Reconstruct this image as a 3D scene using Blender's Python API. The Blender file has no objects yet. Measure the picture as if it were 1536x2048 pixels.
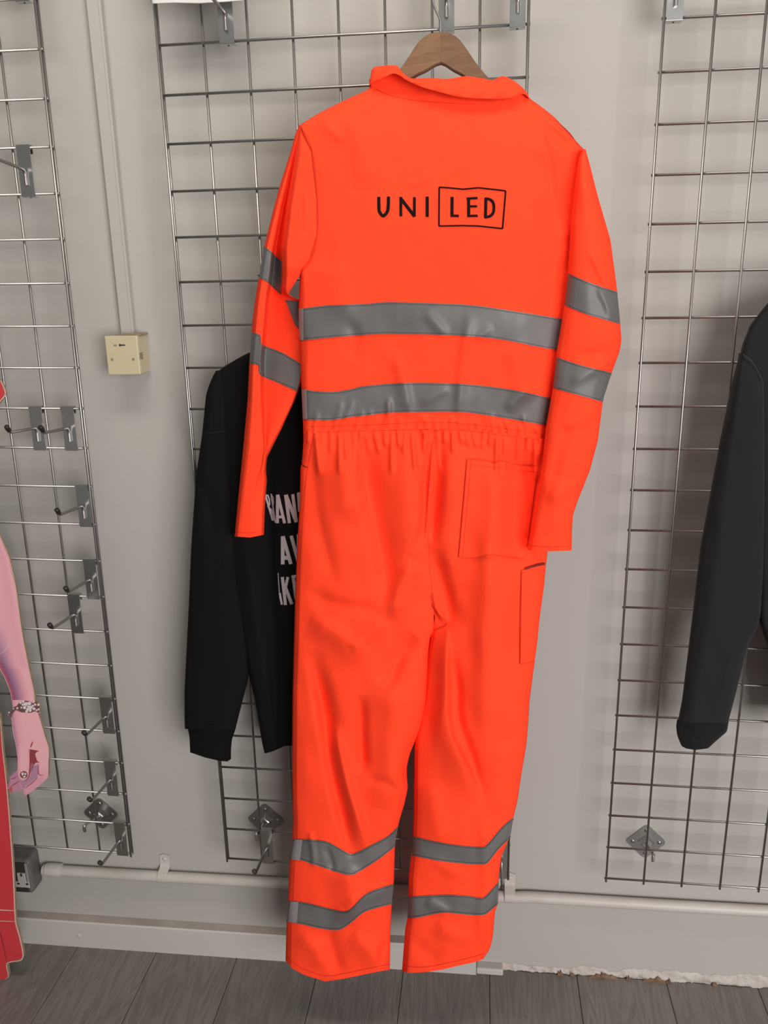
import bpy, bmesh, math, random
import numpy as np
from mathutils import Vector, Matrix

random.seed(7)
rng = np.random.default_rng(7)
scene = bpy.context.scene
COL = scene.collection

# ------------------------------------------------------------------ camera
FPX, PITCH, YAW, ROLL = 1636.467, .2728, -.1231, -.0216
CAM = np.array([.5449, -1.4735, 1.2102])
_cy, _sy, _cp, _sp = math.cos(YAW), math.sin(YAW), math.cos(PITCH), math.sin(PITCH)
FWD = np.array([_sy * _cp, _cy * _cp, -_sp])
_r0 = np.array([_cy, -_sy, 0.]); _u0 = np.cross(_r0, FWD)
RGT = math.cos(ROLL) * _r0 + math.sin(ROLL) * _u0
UPV = -math.sin(ROLL) * _r0 + math.cos(ROLL) * _u0
cam_data = bpy.data.cameras.new('camera')
cam_data.sensor_fit = 'VERTICAL'; cam_data.sensor_height = 24.0
cam_data.lens = FPX / 2048 * 24.0
cam_data.clip_start = .05
cam = bpy.data.objects.new('camera', cam_data); COL.objects.link(cam)
cam.matrix_world = Matrix(((RGT[0], UPV[0], -FWD[0], CAM[0]), (RGT[1], UPV[1], -FWD[1], CAM[1]),
                           (RGT[2], UPV[2], -FWD[2], CAM[2]), (0, 0, 0, 1)))
scene.camera = cam

# ------------------------------------------------------------------ light
vs = scene.view_settings
vs.view_transform = 'Standard'; vs.look = 'None'; vs.gamma = 1.0; vs.use_curve_mapping = False
vs.exposure = -0.30
world = bpy.data.worlds.new('world'); scene.world = world; world.use_nodes = True
bg = world.node_tree.nodes['Background']
bg.inputs['Color'].default_value = (1.0, .97, .93, 1); bg.inputs['Strength'].default_value = .26

def area(name, loc, target, sx, sy, power, color):
    d = bpy.data.lights.new(name, 'AREA'); d.shape = 'RECTANGLE'; d.size = sx; d.size_y = sy
    d.energy = power; d.color = color
    o = bpy.data.objects.new(name, d); COL.objects.link(o); o.location = loc
    o.rotation_euler = (Vector(target) - Vector(loc)).to_track_quat('-Z', 'Y').to_euler()
    return o
area('shop_window_light', (2.15, -3.0, .95), (.5, 0, .15), 1.9, 1.8, 158, (1.0, .965, .945))
area('ceiling_lamp_light', (.25, -.75, 2.35), (.25, -.40, 0), 1.4, .25, 22, (1.0, .93, .82))

# ------------------------------------------------------------------ helpers
def at(u, v, Y):
    """point where the line of sight through photo pixel (u, v) meets the upright plane y = Y"""
    u = np.asarray(u, float); v = np.asarray(v, float); Y = np.asarray(Y, float)
    d = FWD + RGT * ((u - 768) / FPX)[..., None] + UPV * ((1024 - v) / FPX)[..., None]
    t = (Y - CAM[1]) / d[..., 1]
    return CAM + d * t[..., None]

def link(o, parent=None):
    COL.objects.link(o)
    if parent is not None: o.parent = parent
    return o

def tag(o, label=None, cat=None, group=None, kind=None):
    if label: o['label'] = label
    if cat: o['category'] = cat
    if group: o['group'] = group
    if kind: o['kind'] = kind
    return o

def empty(name, loc=(0, 0, 0), rot=(0, 0, 0)):
    o = bpy.data.objects.new(name, None); COL.objects.link(o)
    o.location = loc; o.rotation_euler = rot; o.empty_display_size = .05
    return o

def mesh_obj(name, verts, faces, mat, parent=None, smooth=True):
    me = bpy.data.meshes.new(name)
    me.from_pydata([tuple(map(float, p)) for p in verts], [], faces)
    me.update()
    if mat: me.materials.append(mat)
    if smooth:
        for p in me.polygons: p.use_smooth = True
    o = bpy.data.objects.new(name, me)
    return link(o, parent)

def bm_obj(name, bm, mat, parent=None, smooth=False):
    bmesh.ops.recalc_face_normals(bm, faces=bm.faces[:])
    me = bpy.data.meshes.new(name); bm.to_mesh(me); bm.free()
    me.materials.append(mat)
    if smooth:
        for p in me.polygons: p.use_smooth = True
        try: me.set_sharp_from_angle(angle=math.radians(40))
        except Exception: pass
    o = bpy.data.objects.new(name, me)
    return link(o, parent)

def bm_box(bm, x0, x1, y0, y1, z0, z1, bevel=0, segs=2):
    r = bmesh.ops.create_cube(bm, size=1)
    vs_ = r['verts']
    for v in vs_:
        v.co = Vector(((x0 + x1) / 2 + v.co.x * (x1 - x0), (y0 + y1) / 2 + v.co.y * (y1 - y0), (z0 + z1) / 2 + v.co.z * (z1 - z0)))
    if bevel:
        es = list({e for v in vs_ for e in v.link_edges})
        bmesh.ops.bevel(bm, geom=es, offset=bevel, segments=segs, affect='EDGES', profile=.5)

def bm_tube(bm, pts, rad, segs=10, caps=True):
    pts = [Vector(p) for p in pts]; n = len(pts)
    rads = rad if isinstance(rad, (list, tuple)) else [rad] * n
    rings = []; up = None
    for i, p in enumerate(pts):
        t = (pts[min(i + 1, n - 1)] - pts[max(i - 1, 0)]).normalized()
        if up is None:
            up = t.orthogonal().normalized()
        up = (up - t * up.dot(t)).normalized(); sd = t.cross(up)
        rings.append([bm.verts.new(p + (up * math.cos(a) + sd * math.sin(a)) * rads[i]) for a in
                      [2 * math.pi * k / segs for k in range(segs)]])
    for a, b in zip(rings, rings[1:]):
        for k in range(segs):
            bm.faces.new((a[k], a[(k + 1) % segs], b[(k + 1) % segs], b[k]))
    if caps:
        bm.faces.new(rings[0][::-1]); bm.faces.new(rings[-1])

def smooth_path(pts, n=6):
    """Catmull-Rom resample"""
    P = np.array(pts, float); out = []
    for i in range(len(P) - 1):
        p0 = P[max(i - 1, 0)]; p1 = P[i]; p2 = P[i + 1]; p3 = P[min(i + 2, len(P) - 1)]
        for k in range(n):
            t = k / n
            out.append(.5 * ((2 * p1) + (-p0 + p2) * t + (2 * p0 - 5 * p1 + 4 * p2 - p3) * t * t + (-p0 + 3 * p1 - 3 * p2 + p3) * t ** 3))
    out.append(P[-1])
    return np.array(out)

def prism(name, outline, y0, y1, mat, parent=None, bevel=0):
    """outline: world (x, z) list; extruded from y0 (front) to y1 (back)"""
    bm = bmesh.new()
    f = bm.faces.new([bm.verts.new((x, y0, z)) for x, z in outline])
    r = bmesh.ops.extrude_face_region(bm, geom=[f])
    for v in r['geom']:
        if isinstance(v, bmesh.types.BMVert): v.co.y = y1
    if bevel:
        es = [e for e in bm.edges if abs(e.verts[0].co.y - e.verts[1].co.y) < 1e-6]
        bmesh.ops.bevel(bm, geom=es, offset=bevel, segments=2, affect='EDGES', profile=.5)
    bm.normal_update(); bmesh.ops.triangulate(bm, faces=[q for q in bm.faces if len(q.verts) > 4], ngon_method='EAR_CLIP')
    return bm_obj(name, bm, mat, parent)

# ------------------------------------------------------------------ materials
def mat(name, color, rough=.6, metal=0., bump=None, var=None, spec=None, sheen=0, coat=0):
    """bump=(scale, strength, distance); var=(scale, amount, other_colour)"""
    m = bpy.data.materials.new(name); m.use_nodes = True
    nt = m.node_tree; b = nt.nodes['Principled BSDF']
    b.inputs['Base Color'].default_value = (*color, 1); b.inputs['Roughness'].default_value = rough
    b.inputs['Metallic'].default_value = metal
    if spec is not None: b.inputs['Specular IOR Level'].default_value = spec
    if sheen: b.inputs['Sheen Weight'].default_value = sheen; b.inputs['Sheen Roughness'].default_value = .5
    if coat: b.inputs['Coat Weight'].default_value = coat
    tc = nt.nodes.new('ShaderNodeTexCoord')
    if var:
        n = nt.nodes.new('ShaderNodeTexNoise'); n.inputs['Scale'].default_value = var[0]; n.inputs['Detail'].default_value = 6
        n.inputs['Roughness'].default_value = .6
        nt.links.new(tc.outputs['Object'], n.inputs['Vector'])
        rp = nt.nodes.new('ShaderNodeMapRange'); rp.inputs['From Min'].default_value = .35; rp.inputs['From Max'].default_value = .7
        rp.inputs['To Max'].default_value = var[1]
        nt.links.new(n.outputs['Fac'], rp.inputs['Value'])
        mx = nt.nodes.new('ShaderNodeMix'); mx.data_type = 'RGBA'
        mx.inputs['A'].default_value = (*color, 1); mx.inputs['B'].default_value = (*var[2], 1)
        nt.links.new(rp.outputs['Result'], mx.inputs['Factor']); nt.links.new(mx.outputs['Result'], b.inputs['Base Color'])
    if bump:
        n = nt.nodes.new('ShaderNodeTexNoise'); n.inputs['Scale'].default_value = bump[0]; n.inputs['Detail'].default_value = 4
        nt.links.new(tc.outputs['Object'], n.inputs['Vector'])
        bp = nt.nodes.new('ShaderNodeBump'); bp.inputs['Strength'].default_value = bump[1]; bp.inputs['Distance'].default_value = bump[2]
        nt.links.new(n.outputs['Fac'], bp.inputs['Height']); nt.links.new(bp.outputs['Normal'], b.inputs['Normal'])
    return m

def fabric(name, color, weave=900, strength=.25, sheen=0., rough=.9, var=None, spec=.15):
    m = mat(name, color, rough, spec=spec, sheen=sheen, var=var)
    nt = m.node_tree; b = nt.nodes['Principled BSDF']; tc = nt.nodes.new('ShaderNodeTexCoord')
    w1 = nt.nodes.new('ShaderNodeTexWave'); w1.bands_direction = 'DIAGONAL'; w1.inputs['Scale'].default_value = weave
    w1.inputs['Distortion'].default_value = 1.5
    nt.links.new(tc.outputs['Object'], w1.inputs['Vector'])
    bp = nt.nodes.new('ShaderNodeBump'); bp.inputs['Strength'].default_value = strength; bp.inputs['Distance'].default_value = .0004
    nt.links.new(w1.outputs['Fac'], bp.inputs['Height']); nt.links.new(bp.outputs['Normal'], b.inputs['Normal'])
    return m

M = {}
M['wall'] = mat('wall_paint', (.355, .337, .315), .75, bump=(60, .12, .004), var=(1.6, .35, (.32, .304, .285)), spec=.25)
M['trim'] = mat('trim_paint', (.41, .39, .37), .5, bump=(25, .12, .003), var=(5, .5, (.42, .39, .36)), spec=.35)
M['pipe'] = mat('pipe_paint', (.43, .41, .385), .45, bump=(35, .25, .003), var=(9, .7, (.38, .34, .30)), spec=.4)
M['skirt_top'] = mat('dusty_ledge', (.33, .295, .265), .8, var=(14, .7, (.25, .21, .18)))
M['plaster'] = mat('flaking_plaster', (.43, .405, .38), .85, bump=(90, .7, .006), var=(30, .7, (.30, .25, .21)))
M['brick_dust'] = mat('exposed_brown_plaster', (.10, .055, .03), .95, bump=(140, .8, .004), var=(40, .9, (.22, .14, .09)))
M['metal'] = mat('chrome_wire', (.36, .345, .33), .40, 1.0, var=(30, .4, (.25, .24, .23)))
M['plate'] = mat('zinc_plate', (.56, .57, .555), .24, 1.0, bump=(50, .05, .002), var=(18, .5, (.44, .45, .435)))
M['bracket'] = mat('dull_steel_bracket', (.42, .41, .40), .38, 1.0, var=(30, .6, (.27, .265, .26)))
M['screw'] = mat('screw_head', (.38, .37, .36), .3, 1.0)
M['hole'] = mat('dark_hole', (.012, .011, .01), .8)
M['cap'] = mat('black_rubber_cap', (.014, .010, .009), .5)
M['orange'] = fabric('fluorescent_orange_cotton', (.93, .056, .019), 700, .22, spec=.08)
M['orange_seam'] = fabric('orange_seam_groove', (.66, .030, .012), 700, .1)  # seams and stitching: groove shade put into a darker orange
M['gap_shade'] = mat('orange_opening_shade', (.16, .008, .004), .9)  # shaded copy of the orange cloth, for painted shade in openings and folds
M['tape'] = mat('reflective_tape', (.122, .119, .118), .48, .0, bump=(350, .10, .001), var=(9, .8, (.088, .083, .082)), spec=.35)
M['tape_edge'] = mat('tape_stitching', (.045, .05, .055), .8)
M['tape_pale'] = mat('tape_overlap_patch', (.24, .22, .225), .6)
M['ink'] = mat('black_print_ink', (.006, .003, .003), .8, spec=.1)
M['black'] = fabric('black_jersey', (.0042, .004, .004), 500, .2, spec=.12)
M['charcoal'] = fabric('charcoal_jersey', (.011, .0115, .0115), 500, .3, sheen=.05, spec=.15)
M['charcoal_rib'] = fabric('charcoal_rib', (.007, .0075, .0075), 260, .8, sheen=.04)
M['black_rib'] = fabric('black_rib', (.0026, .0024, .0024), 260, .8)
M['print_grey'] = mat('pale_grey_print', (.40, .35, .355), .6)
M['cream'] = mat('cream_enamel', (.46, .40, .265), .4, var=(20, .5, (.40, .34, .22)), spec=.4)
M['cream_worn'] = mat('cream_enamel_worn', (.22, .17, .11), .7)
M['socket_body'] = mat('grey_painted_metal', (.075, .07, .066), .5, bump=(60, .2, .002), var=(12, .7, (.12, .115, .11)))
M['socket_face'] = mat('dark_socket_face', (.028, .025, .023), .5)
M['socket_white'] = mat('grey_socket_insert', (.33, .32, .31), .5)
M['chip'] = mat('chipped_paint', (.20, .21, .22), .6)
M['board'] = mat('brown_corrugated_card', (.27, .19, .12), .9, bump=(300, .6, .002), var=(120, .8, (.16, .11, .07)))
M['card_edge'] = mat('torn_card_edge', (.55, .36, .29), .9)
M['red_print'] = mat('red_dress_print', (.50, .036, .046), .45, var=(6, .35, (.42, .028, .036)), spec=.4)
M['red_dark'] = mat('dark_red_print', (.27, .02, .03), .45)
M['nail'] = mat('nail_print', (.42, .09, .08), .4)
M['silver_print'] = mat('bracelet_print_light', (.62, .52, .52), .35)
M['silver_dark'] = mat('bracelet_print_dark', (.13, .06, .06), .4)
M['white_cloth'] = fabric('white_cotton', (.56, .55, .54), 500, .2)

def wood_mat(name, c1, c2, scale, stretch, rough, distort=6, bump=.08):
    m = mat(name, c1, rough, spec=.4); nt = m.node_tree; b = nt.nodes['Principled BSDF']
    tc = nt.nodes.new('ShaderNodeTexCoord'); mp = nt.nodes.new('ShaderNodeMapping'); mp.inputs['Scale'].default_value = stretch
    oi = nt.nodes.new('ShaderNodeObjectInfo')
    ad = nt.nodes.new('ShaderNodeVectorMath'); ad.operation = 'ADD'
    sc = nt.nodes.new('ShaderNodeMath'); sc.operation = 'MULTIPLY'; sc.inputs[1].default_value = 37.0
    nt.links.new(oi.outputs['Random'], sc.inputs[0])
    nt.links.new(tc.outputs['Object'], mp.inputs['Vector']); nt.links.new(mp.outputs['Vector'], ad.inputs[0]); nt.links.new(sc.outputs[0], ad.inputs[1])
    n = nt.nodes.new('ShaderNodeTexNoise'); n.inputs['Scale'].default_value = scale; n.inputs['Detail'].default_value = 3; n.inputs['Distortion'].default_value = .6
    nt.links.new(ad.outputs[0], n.inputs['Vector'])
    mu = nt.nodes.new('ShaderNodeMath'); mu.operation = 'MULTIPLY'; mu.inputs[1].default_value = distort
    nt.links.new(n.outputs['Fac'], mu.inputs[0])
    fr = nt.nodes.new('ShaderNodeMath'); fr.operation = 'PINGPONG'; fr.inputs[1].default_value = .5
    nt.links.new(mu.outputs[0], fr.inputs[0])
    n2 = nt.nodes.new('ShaderNodeTexNoise'); n2.inputs['Scale'].default_value = scale * 14; n2.inputs['Detail'].default_value = 5
    nt.links.new(ad.outputs[0], n2.inputs['Vector'])
    sm = nt.nodes.new('ShaderNodeMath'); sm.operation = 'MULTIPLY_ADD'; sm.inputs[1].default_value = .9
    nt.links.new(n2.outputs['Fac'], sm.inputs[0]); nt.links.new(fr.outputs[0], sm.inputs[2])
    mr = nt.nodes.new('ShaderNodeMapRange'); mr.inputs['From Min'].default_value = .3; mr.inputs['From Max'].default_value = 1.1
    nt.links.new(sm.outputs[0], mr.inputs['Value'])
    mx = nt.nodes.new('ShaderNodeMix'); mx.data_type = 'RGBA'; mx.inputs['A'].default_value = (*c1, 1); mx.inputs['B'].default_value = (*c2, 1)
    nt.links.new(mr.outputs['Result'], mx.inputs['Factor'])
    hv = nt.nodes.new('ShaderNodeHueSaturation')
    vr = nt.nodes.new('ShaderNodeMapRange'); vr.inputs['To Min'].default_value = .88; vr.inputs['To Max'].default_value = 1.12
    nt.links.new(oi.outputs['Random'], vr.inputs['Value']); nt.links.new(vr.outputs['Result'], hv.inputs['Value'])
    nt.links.new(mx.outputs['Result'], hv.inputs['Color']); nt.links.new(hv.outputs['Color'], b.inputs['Base Color'])
    bp = nt.nodes.new('ShaderNodeBump'); bp.inputs['Strength'].default_value = bump; bp.inputs['Distance'].default_value = .001
    nt.links.new(sm.outputs[0], bp.inputs['Height']); nt.links.new(bp.outputs['Normal'], b.inputs['Normal'])
    return m
M['plank'] = wood_mat('grey_oak_laminate', (.118, .105, .096), (.178, .160, .147), 2.2, (9, 1.0, 9), .5, 9, .15)
M['joint'] = mat('dark_floor_joint', (.012, .011, .010), .9)
M['hanger_wood'] = wood_mat('lotus_wood', (.165, .088, .043), (.115, .058, .027), 9, (1.0, 4, 3.5), .45, 5, .06)

# ------------------------------------------------------------------ the setting
FLOOR = -.313
WS, W0 = .0093, .0668
def wy(x): return W0 + WS * x                     # the wall runs very slightly off the panel's plane
XL, XR, ZT = -2.2, 3.2, 2.4
wall = mesh_obj('wall_back', [(XL, wy(XL), FLOOR - .05), (XR, wy(XR), FLOOR - .05), (XR, wy(XR), ZT), (XL, wy(XL), ZT),
                              (XL, wy(XL) + .12, FLOOR - .05), (XR, wy(XR) + .12, FLOOR - .05), (XR, wy(XR) + .12, ZT), (XL, wy(XL) + .12, ZT)],
                [(0, 1, 2, 3), (5, 4, 7, 6), (4, 0, 3, 7), (1, 5, 6, 2), (3, 2, 6, 7), (4, 5, 1, 0)], M['wall'], smooth=False)
tag(wall, 'white painted wall behind the wire panels', kind='structure')

# floor: dark bed with separate planks running away from the wall
bm = bmesh.new(); bm_box(bm, XL, XR, -3.2, .10, FLOOR - .05, FLOOR - .004)
floor = bm_obj('floor', bm, M['joint']); tag(floor, 'grey oak laminate floor boards running towards the wall', kind='structure')
seam_px = [(156, 1896), (312, 1905), (631, 1957), (806, 1944), (980, 1934), (1155, 1959), (1335, 1971), (1515, 1978)]
def floor_pt(u, v):
    d = FWD + RGT * (u - 768) / FPX + UPV * (1024 - v) / FPX
    t = (FLOOR - CAM[2]) / d[2]; return CAM + d * t
PW = .1968
sx0 = floor_pt(806, 1944)[0]
plank_cache = {}
def plank(x0, x1, y0, y1):
    key = (round(x1 - x0, 4), round(y1 - y0, 3))
    if key not in plank_cache:
        bm = bmesh.new(); w, l = x1 - x0, y1 - y0
        bm_box(bm, 0, w, 0, l, -.006, 0, .0012, 1)
        o = bm_obj('plank', bm, M['plank'], floor); plank_cache[key] = o
        o.location = (x0, y0, FLOOR)
    else:
        o = plank_cache[key].copy(); link(o, floor); o.location = (x0, y0, FLOOR)
    return o
kmin, kmax = -11, 12
for k in range(kmin, kmax):
    x0 = sx0 + k * PW; g = .0011
    off = [-.20, -.82, -.46, -1.05][k % 4]
    if k == -4: off = -.215
    if k == -3: off = -.33
    ye = wy(x0) - .001
    y = ye; first = True
    while y > -3.0:
        yn = max(off if first else y - 1.29, -3.0)
        if y - yn > .05: plank(x0 + g / 2, x0 + PW - g / 2, yn + g / 2, y - g / 2)
        y = yn; first = False

# skirting board (ends at the bare stretch on the right)
SKX0, SKX1 = XL, .545
def skirt_section(x):
    y = wy(x)
    return [(x, y, FLOOR), (x, y - .023, FLOOR), (x, y - .023, FLOOR + .069), (x, y - .0205, FLOOR + .0725), (x, y, FLOOR + .0735)]
bm = bmesh.new()
xs = np.linspace(SKX0, SKX1, 60)
rows = [[bm.verts.new(p) for p in skirt_section(x)] for x in xs]
for a, b in zip(rows, rows[1:]):
    for k in range(4):
        bm.faces.new((a[k], b[k], b[k + 1], a[k + 1]))
bm.faces.new(rows[0]); bm.faces.new(rows[-1][::-1])
base = bm_obj('baseboard_back', bm, M['trim']); tag(base, 'white painted skirting board along the wall foot', kind='structure')
# dusty flat top of the skirting
ver = []; fac = []
for i, x in enumerate(np.linspace(SKX0, SKX1, 80)):
    ver += [(x, wy(x) - .0203, FLOOR + .0729), (x, wy(x) - .0008, FLOOR + .0742)]
    if i: fac.append((2 * i - 2, 2 * i, 2 * i + 1, 2 * i - 1))
mesh_obj('dusty_ledge', ver, fac, M['skirt_top'], base)
def screw(loc, r, parent, m, axis='y'):
    bm = bmesh.new()
    prof = [(0, -.0022), (r * .55, -.0021), (r * .9, -.0012), (r, 0)]
    n = 14; rings = []
    for (rr, yy) in prof:
        rings.append([bm.verts.new((rr * math.cos(2 * math.pi * k / n), yy, rr * math.sin(2 * math.pi * k / n))) for k in range(n)] if rr > 0 else [bm.verts.new((0, yy, 0))])
    for k in range(n):
        bm.faces.new((rings[0][0], rings[1][(k + 1) % n], rings[1][k]))
        for a, b in zip(rings[1:], rings[2:]):
            bm.faces.new((a[k], a[(k + 1) % n], b[(k + 1) % n], b[k]))
    o = bm_obj('screw', bm, m, parent, True); o.location = loc
    return o
P = at(158, 1871, wy(-.4) - .023); screw((P[0], wy(P[0]) - .023, P[2]), .0055, base, M['trim'])

bm = bmesh.new(); bm_box(bm, .5455, .606, wy(.57) - .021, wy(.57) + .002, FLOOR, FLOOR + .017, .003, 2); bm_obj('skirting_stub', bm, M['trim'], base)
# ragged plaster foot on the right where there is no skirting
xs = np.linspace(.604, 1.9, 260)
ver = []; fac = []
nz = 7
def wob(x, f, s): return math.sin(x * f + s) * .5 + math.sin(x * f * 2.3 + s * 1.7) * .3 + math.sin(x * f * 5.1 + s * .6) * .2
for i, x in enumerate(xs):
    top = .020 + .010 * wob(x, 14, 1) + .006 * wob(x, 55, 2)
    if x > 1.0: top += .012 * min(1, (x - 1.0) / .1)
    for k in range(nz):
        t = k / (nz - 1)
        bulge = (.0045 + .003 * wob(x, 37, 3 + k) + .0022 * random.uniform(-1, 1)) * math.sin(math.pi * min(1, .25 + .75 * t)) if k < nz - 1 else 0.0003
        zz = FLOOR + t * max(.008, top) + (.004 * max(0, wob(x, 70, 5)) + random.uniform(0, .0015) if k == 0 else 0)
        ver.append((x, wy(x) - max(.0005, bulge), zz))
    if i:
        for k in range(nz - 1):
            a = (i - 1) * nz + k; fac.append((a, a + nz, a + nz + 1, a + 1))
mesh_obj('plaster_edge', ver, fac, M['plaster'], wall)
for (u0, u1) in ((1178, 1236), (1252, 1262), (1286, 1332), (1115, 1128), (1330, 1342), (1140, 1150), (1420, 1432)):
    xa = floor_pt(u0, 1962)[0]; xb = floor_pt(u1, 1965)[0]; ver = []; fac = []; n = max(5, int((xb - xa) / .004))
    for i in range(n + 1):
        x = xa + (xb - xa) * i / n; s = math.sin(math.pi * i / n)
        h1 = FLOOR + .002 + (.004 + .006 * random.random()) * s ** .5
        ver += [(x, wy(x) - .0095, FLOOR), (x, wy(x) - .0095 - .001 * s, (FLOOR + h1) / 2), (x, wy(x) - .0075, h1), (x, wy(x) - .001, h1 + .001)]
        if i:
            for k in range(3):
                a = 4 * (i - 1) + k; fac.append((a, a + 4, a + 5, a + 1))
    mesh_obj('broken_plaster', ver, fac, M['brick_dust'], wall, smooth=False)

# surface conduit running along the wall foot, with clamps
PR, PZ = .0125, -.103
bm = bmesh.new()
pts = [(x, wy(x) - PR - .0015, PZ + .0012 * math.sin(x * 5) + (.004 if x > .62 else 0)) for x in np.linspace(-.47, 2.2, 60)]
bm_tube(bm, pts, PR, 18)
pipe = bm_obj('conduit_pipe', bm, M['pipe'], None, True)
tag(pipe, 'white painted round conduit pipe running low along the wall', 'pipe')
bm = bmesh.new(); bm_tube(bm, [(x, wy(x) - PR - .0015, PZ) for x in (-.462, -.455, -.43, -.425)], [PR + .0025, PR + .003, PR + .003, PR + .002], 18)
bm_obj('coupling', bm, M['pipe'], pipe, True)
for u in (326, 1020):
    P = at(u, 1748 if u < 900 else 1790, wy(0) - .02); x = P[0]; yw_ = wy(x)
    bm = bmesh.new(); zc = PZ + (.003 if x > .6 else 0)
    prof = []
    prof.append((yw_ - .002, zc + .048)); prof.append((yw_ - .002, zc + PR + .012))
    prof.append((yw_ - .006, zc + PR + .006))
    for k in range(9):
        a = math.radians(70 - 140 * k / 8); prof.append((yw_ - PR - .0015 - (PR + .0018) * math.cos(a), zc + (PR + .0018) * math.sin(a)))
    prof.append((yw_ - .005, zc - PR - .004)); prof.append((yw_ - .002, zc - PR - .009))
    hw = .0115
    ra = [bm.verts.new((x - hw, y, z)) for y, z in prof]; rb = [bm.verts.new((x + hw, y, z)) for y, z in prof]
    rc = [bm.verts.new((x - hw, y + .0016, z)) for y, z in prof]; rd = [bm.verts.new((x + hw, y + .0016, z)) for y, z in prof]
    for k in range(len(prof) - 1):
        bm.faces.new((ra[k], rb[k], rb[k + 1], ra[k + 1])); bm.faces.new((ra[k], ra[k + 1], rc[k + 1], rc[k])); bm.faces.new((rb[k], rd[k], rd[k + 1], rb[k + 1]))
    # round ear at the top
    ear = [bm.verts.new((x + hw * math.cos(a), yw_ - .0022, zc + .040 + hw * math.sin(a))) for a in np.linspace(0, math.pi, 10)]
    c = bm.verts.new((x, yw_ - .0022, zc + .040))
    for a, b in zip(ear, ear[1:]): bm.faces.new((c, a, b))
    cl = bm_obj('clamp', bm, M['pipe'], pipe, True)
    screw((x, yw_ - .0022, zc + .038), .0045, cl, M['pipe'])

# vertical trunking and cream key box
a = at(188, 0, wy(-.1) - .012); b = at(253, 664, wy(-.1) - .012)
tx = (a[0] + b[0]) / 2; yb = wy(tx)
bm = bmesh.new(); bm_box(bm, tx - .0125, tx + .0125, yb - .0135, yb, b[2] - .004, ZT, .0015, 2)
trunk = bm_obj('cable_trunking', bm, M['wall']); tag(trunk, 'slim white painted cable trunking running up the wall above the cream box', 'trunking')
bm = bmesh.new(); bm_box(bm, tx + .0085, tx + .0135, yb - .0142, yb, b[2] - .004, ZT, .0008, 1)
bm_obj('lid_edge', bm, M['wall'], trunk)

BF = .014
c = [at(210, 674, BF), at(272, 671, BF), at(281, 748, BF), at(217, 750, BF)]
bx0 = (c[0][0] + c[3][0]) / 2; bx1 = (c[1][0] + c[2][0]) / 2; bz0 = (c[2][2] + c[3][2]) / 2; bz1 = (c[0][2] + c[1][2]) / 2
yb = wy(bx0)
box = empty('key_switch_box', ((bx0 + bx1) / 2, yb, bz0)); tag(box, 'small cream metal key switch box below the wall trunking', 'switch box')
def sub(o):
    """re-express a world-space mesh child in its parent's frame"""
    o.matrix_parent_inverse = Matrix.Translation(-Vector(o.parent.location)); return o
bm = bmesh.new(); bm_box(bm, bx0, bx1, BF + .006, yb, bz0, bz1, .002, 2); sub(bm_obj('body', bm, M['cream'], box))
bm = bmesh.new(); bm_box(bm, bx0 - .0008, bx1 + .0008, BF, BF + .0058, bz0 - .0008, bz1 + .0008, .0018, 2); fp = sub(bm_obj('front_plate', bm, M['cream'], box))
w_ = bx1 - bx0; h_ = bz1 - bz0
def fpart(name, bm, m): 
    return bm_obj(name, bm, m, fp)
bm = bmesh.new(); bm_box(bm, bx0 + .45 * w_, bx0 + .62 * w_, BF - .0006, BF + .001, bz0 + .755 * h_, bz0 + .785 * h_); bm_tube(bm, [(bx0 + .46 * w_, BF - .0007, bz0 + .77 * h_), (bx0 + .46 * w_, BF + .001, bz0 + .77 * h_)], .0022, 12)
fpart('keyhole', bm, M['hole'])
bm = bmesh.new(); bm_box(bm, bx0 + .25 * w_, bx0 + .36 * w_, BF - .0004, BF + .001, bz0 + .745 * h_, bz0 + .79 * h_, .0004, 1); fpart('worn_mark', bm, M['cream_worn'])
for sx in (.16, .83):
    bm = bmesh.new(); bm_tube(bm, [(bx0 + sx * w_, BF - .0006, bz0 + .40 * h_), (bx0 + sx * w_, BF + .002, bz0 + .40 * h_)], .0026, 14); fpart('screw', bm, M['cream_worn'])
bm = bmesh.new(); bm_box(bm, bx0 + .28 * w_, bx1 + .003, BF + .010, yb - .002, bz1 - .0002, bz1 + .0035, .0006, 1)
sub(bm_obj('cable_gland', bm, M['cream_worn'], box))
bm = bmesh.new(); bm_box(bm, bx1 - .001, bx1 + .0006, BF + .006, BF + .020, bz0 + .38 * h_, bz0 + .56 * h_, .0004, 1)
sub(bm_obj('chipped_patch', bm, M['cream_worn'], box))

# metal-clad socket behind the cut-out
SF = wy(-.5) - .048
s1 = at(67, 1789, SF); s0 = at(62, 1727, SF)
sxr = s1[0]; szb = s1[2]; szt = at(62, 1722, SF)[2]
sock = empty('wall_socket', (sxr - .06, wy(-.5), szb)); tag(sock, 'dark grey metal wall socket at the end of the conduit pipe', 'socket')
bm = bmesh.new(); bm_box(bm, sxr - .135, sxr, SF, wy(-.5), szb, szt, .009, 3); sub(bm_obj('body', bm, M['socket_body'], sock))
bm = bmesh.new(); bm_box(bm, sxr - .128, sxr - .008, SF - .0015, SF + .002, szb + .006, szt - .006, .003, 2); face = sub(bm_obj('face_plate', bm, M['socket_face'], sock))
def spart(name, bm, m):
    return bm_obj(name, bm, m, face)
pA = at(34, 1744, SF); pB = at(49, 1744, SF); pC = at(25, 1773, SF); pD = at(63, 1774, SF); pE = at(40, 1762, SF)
bm = bmesh.new(); bm_box(bm, pA[0] + .001, pB[0] + .002, SF - .0042, SF, pE[2] - .002, pA[2], .001, 1); bm_box(bm, pC[0] - .004, pD[0] - .0025, SF - .0042, SF, pD[2], pE[2], .001, 1)
spart('socket_insert', bm, M['socket_white'])
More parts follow.
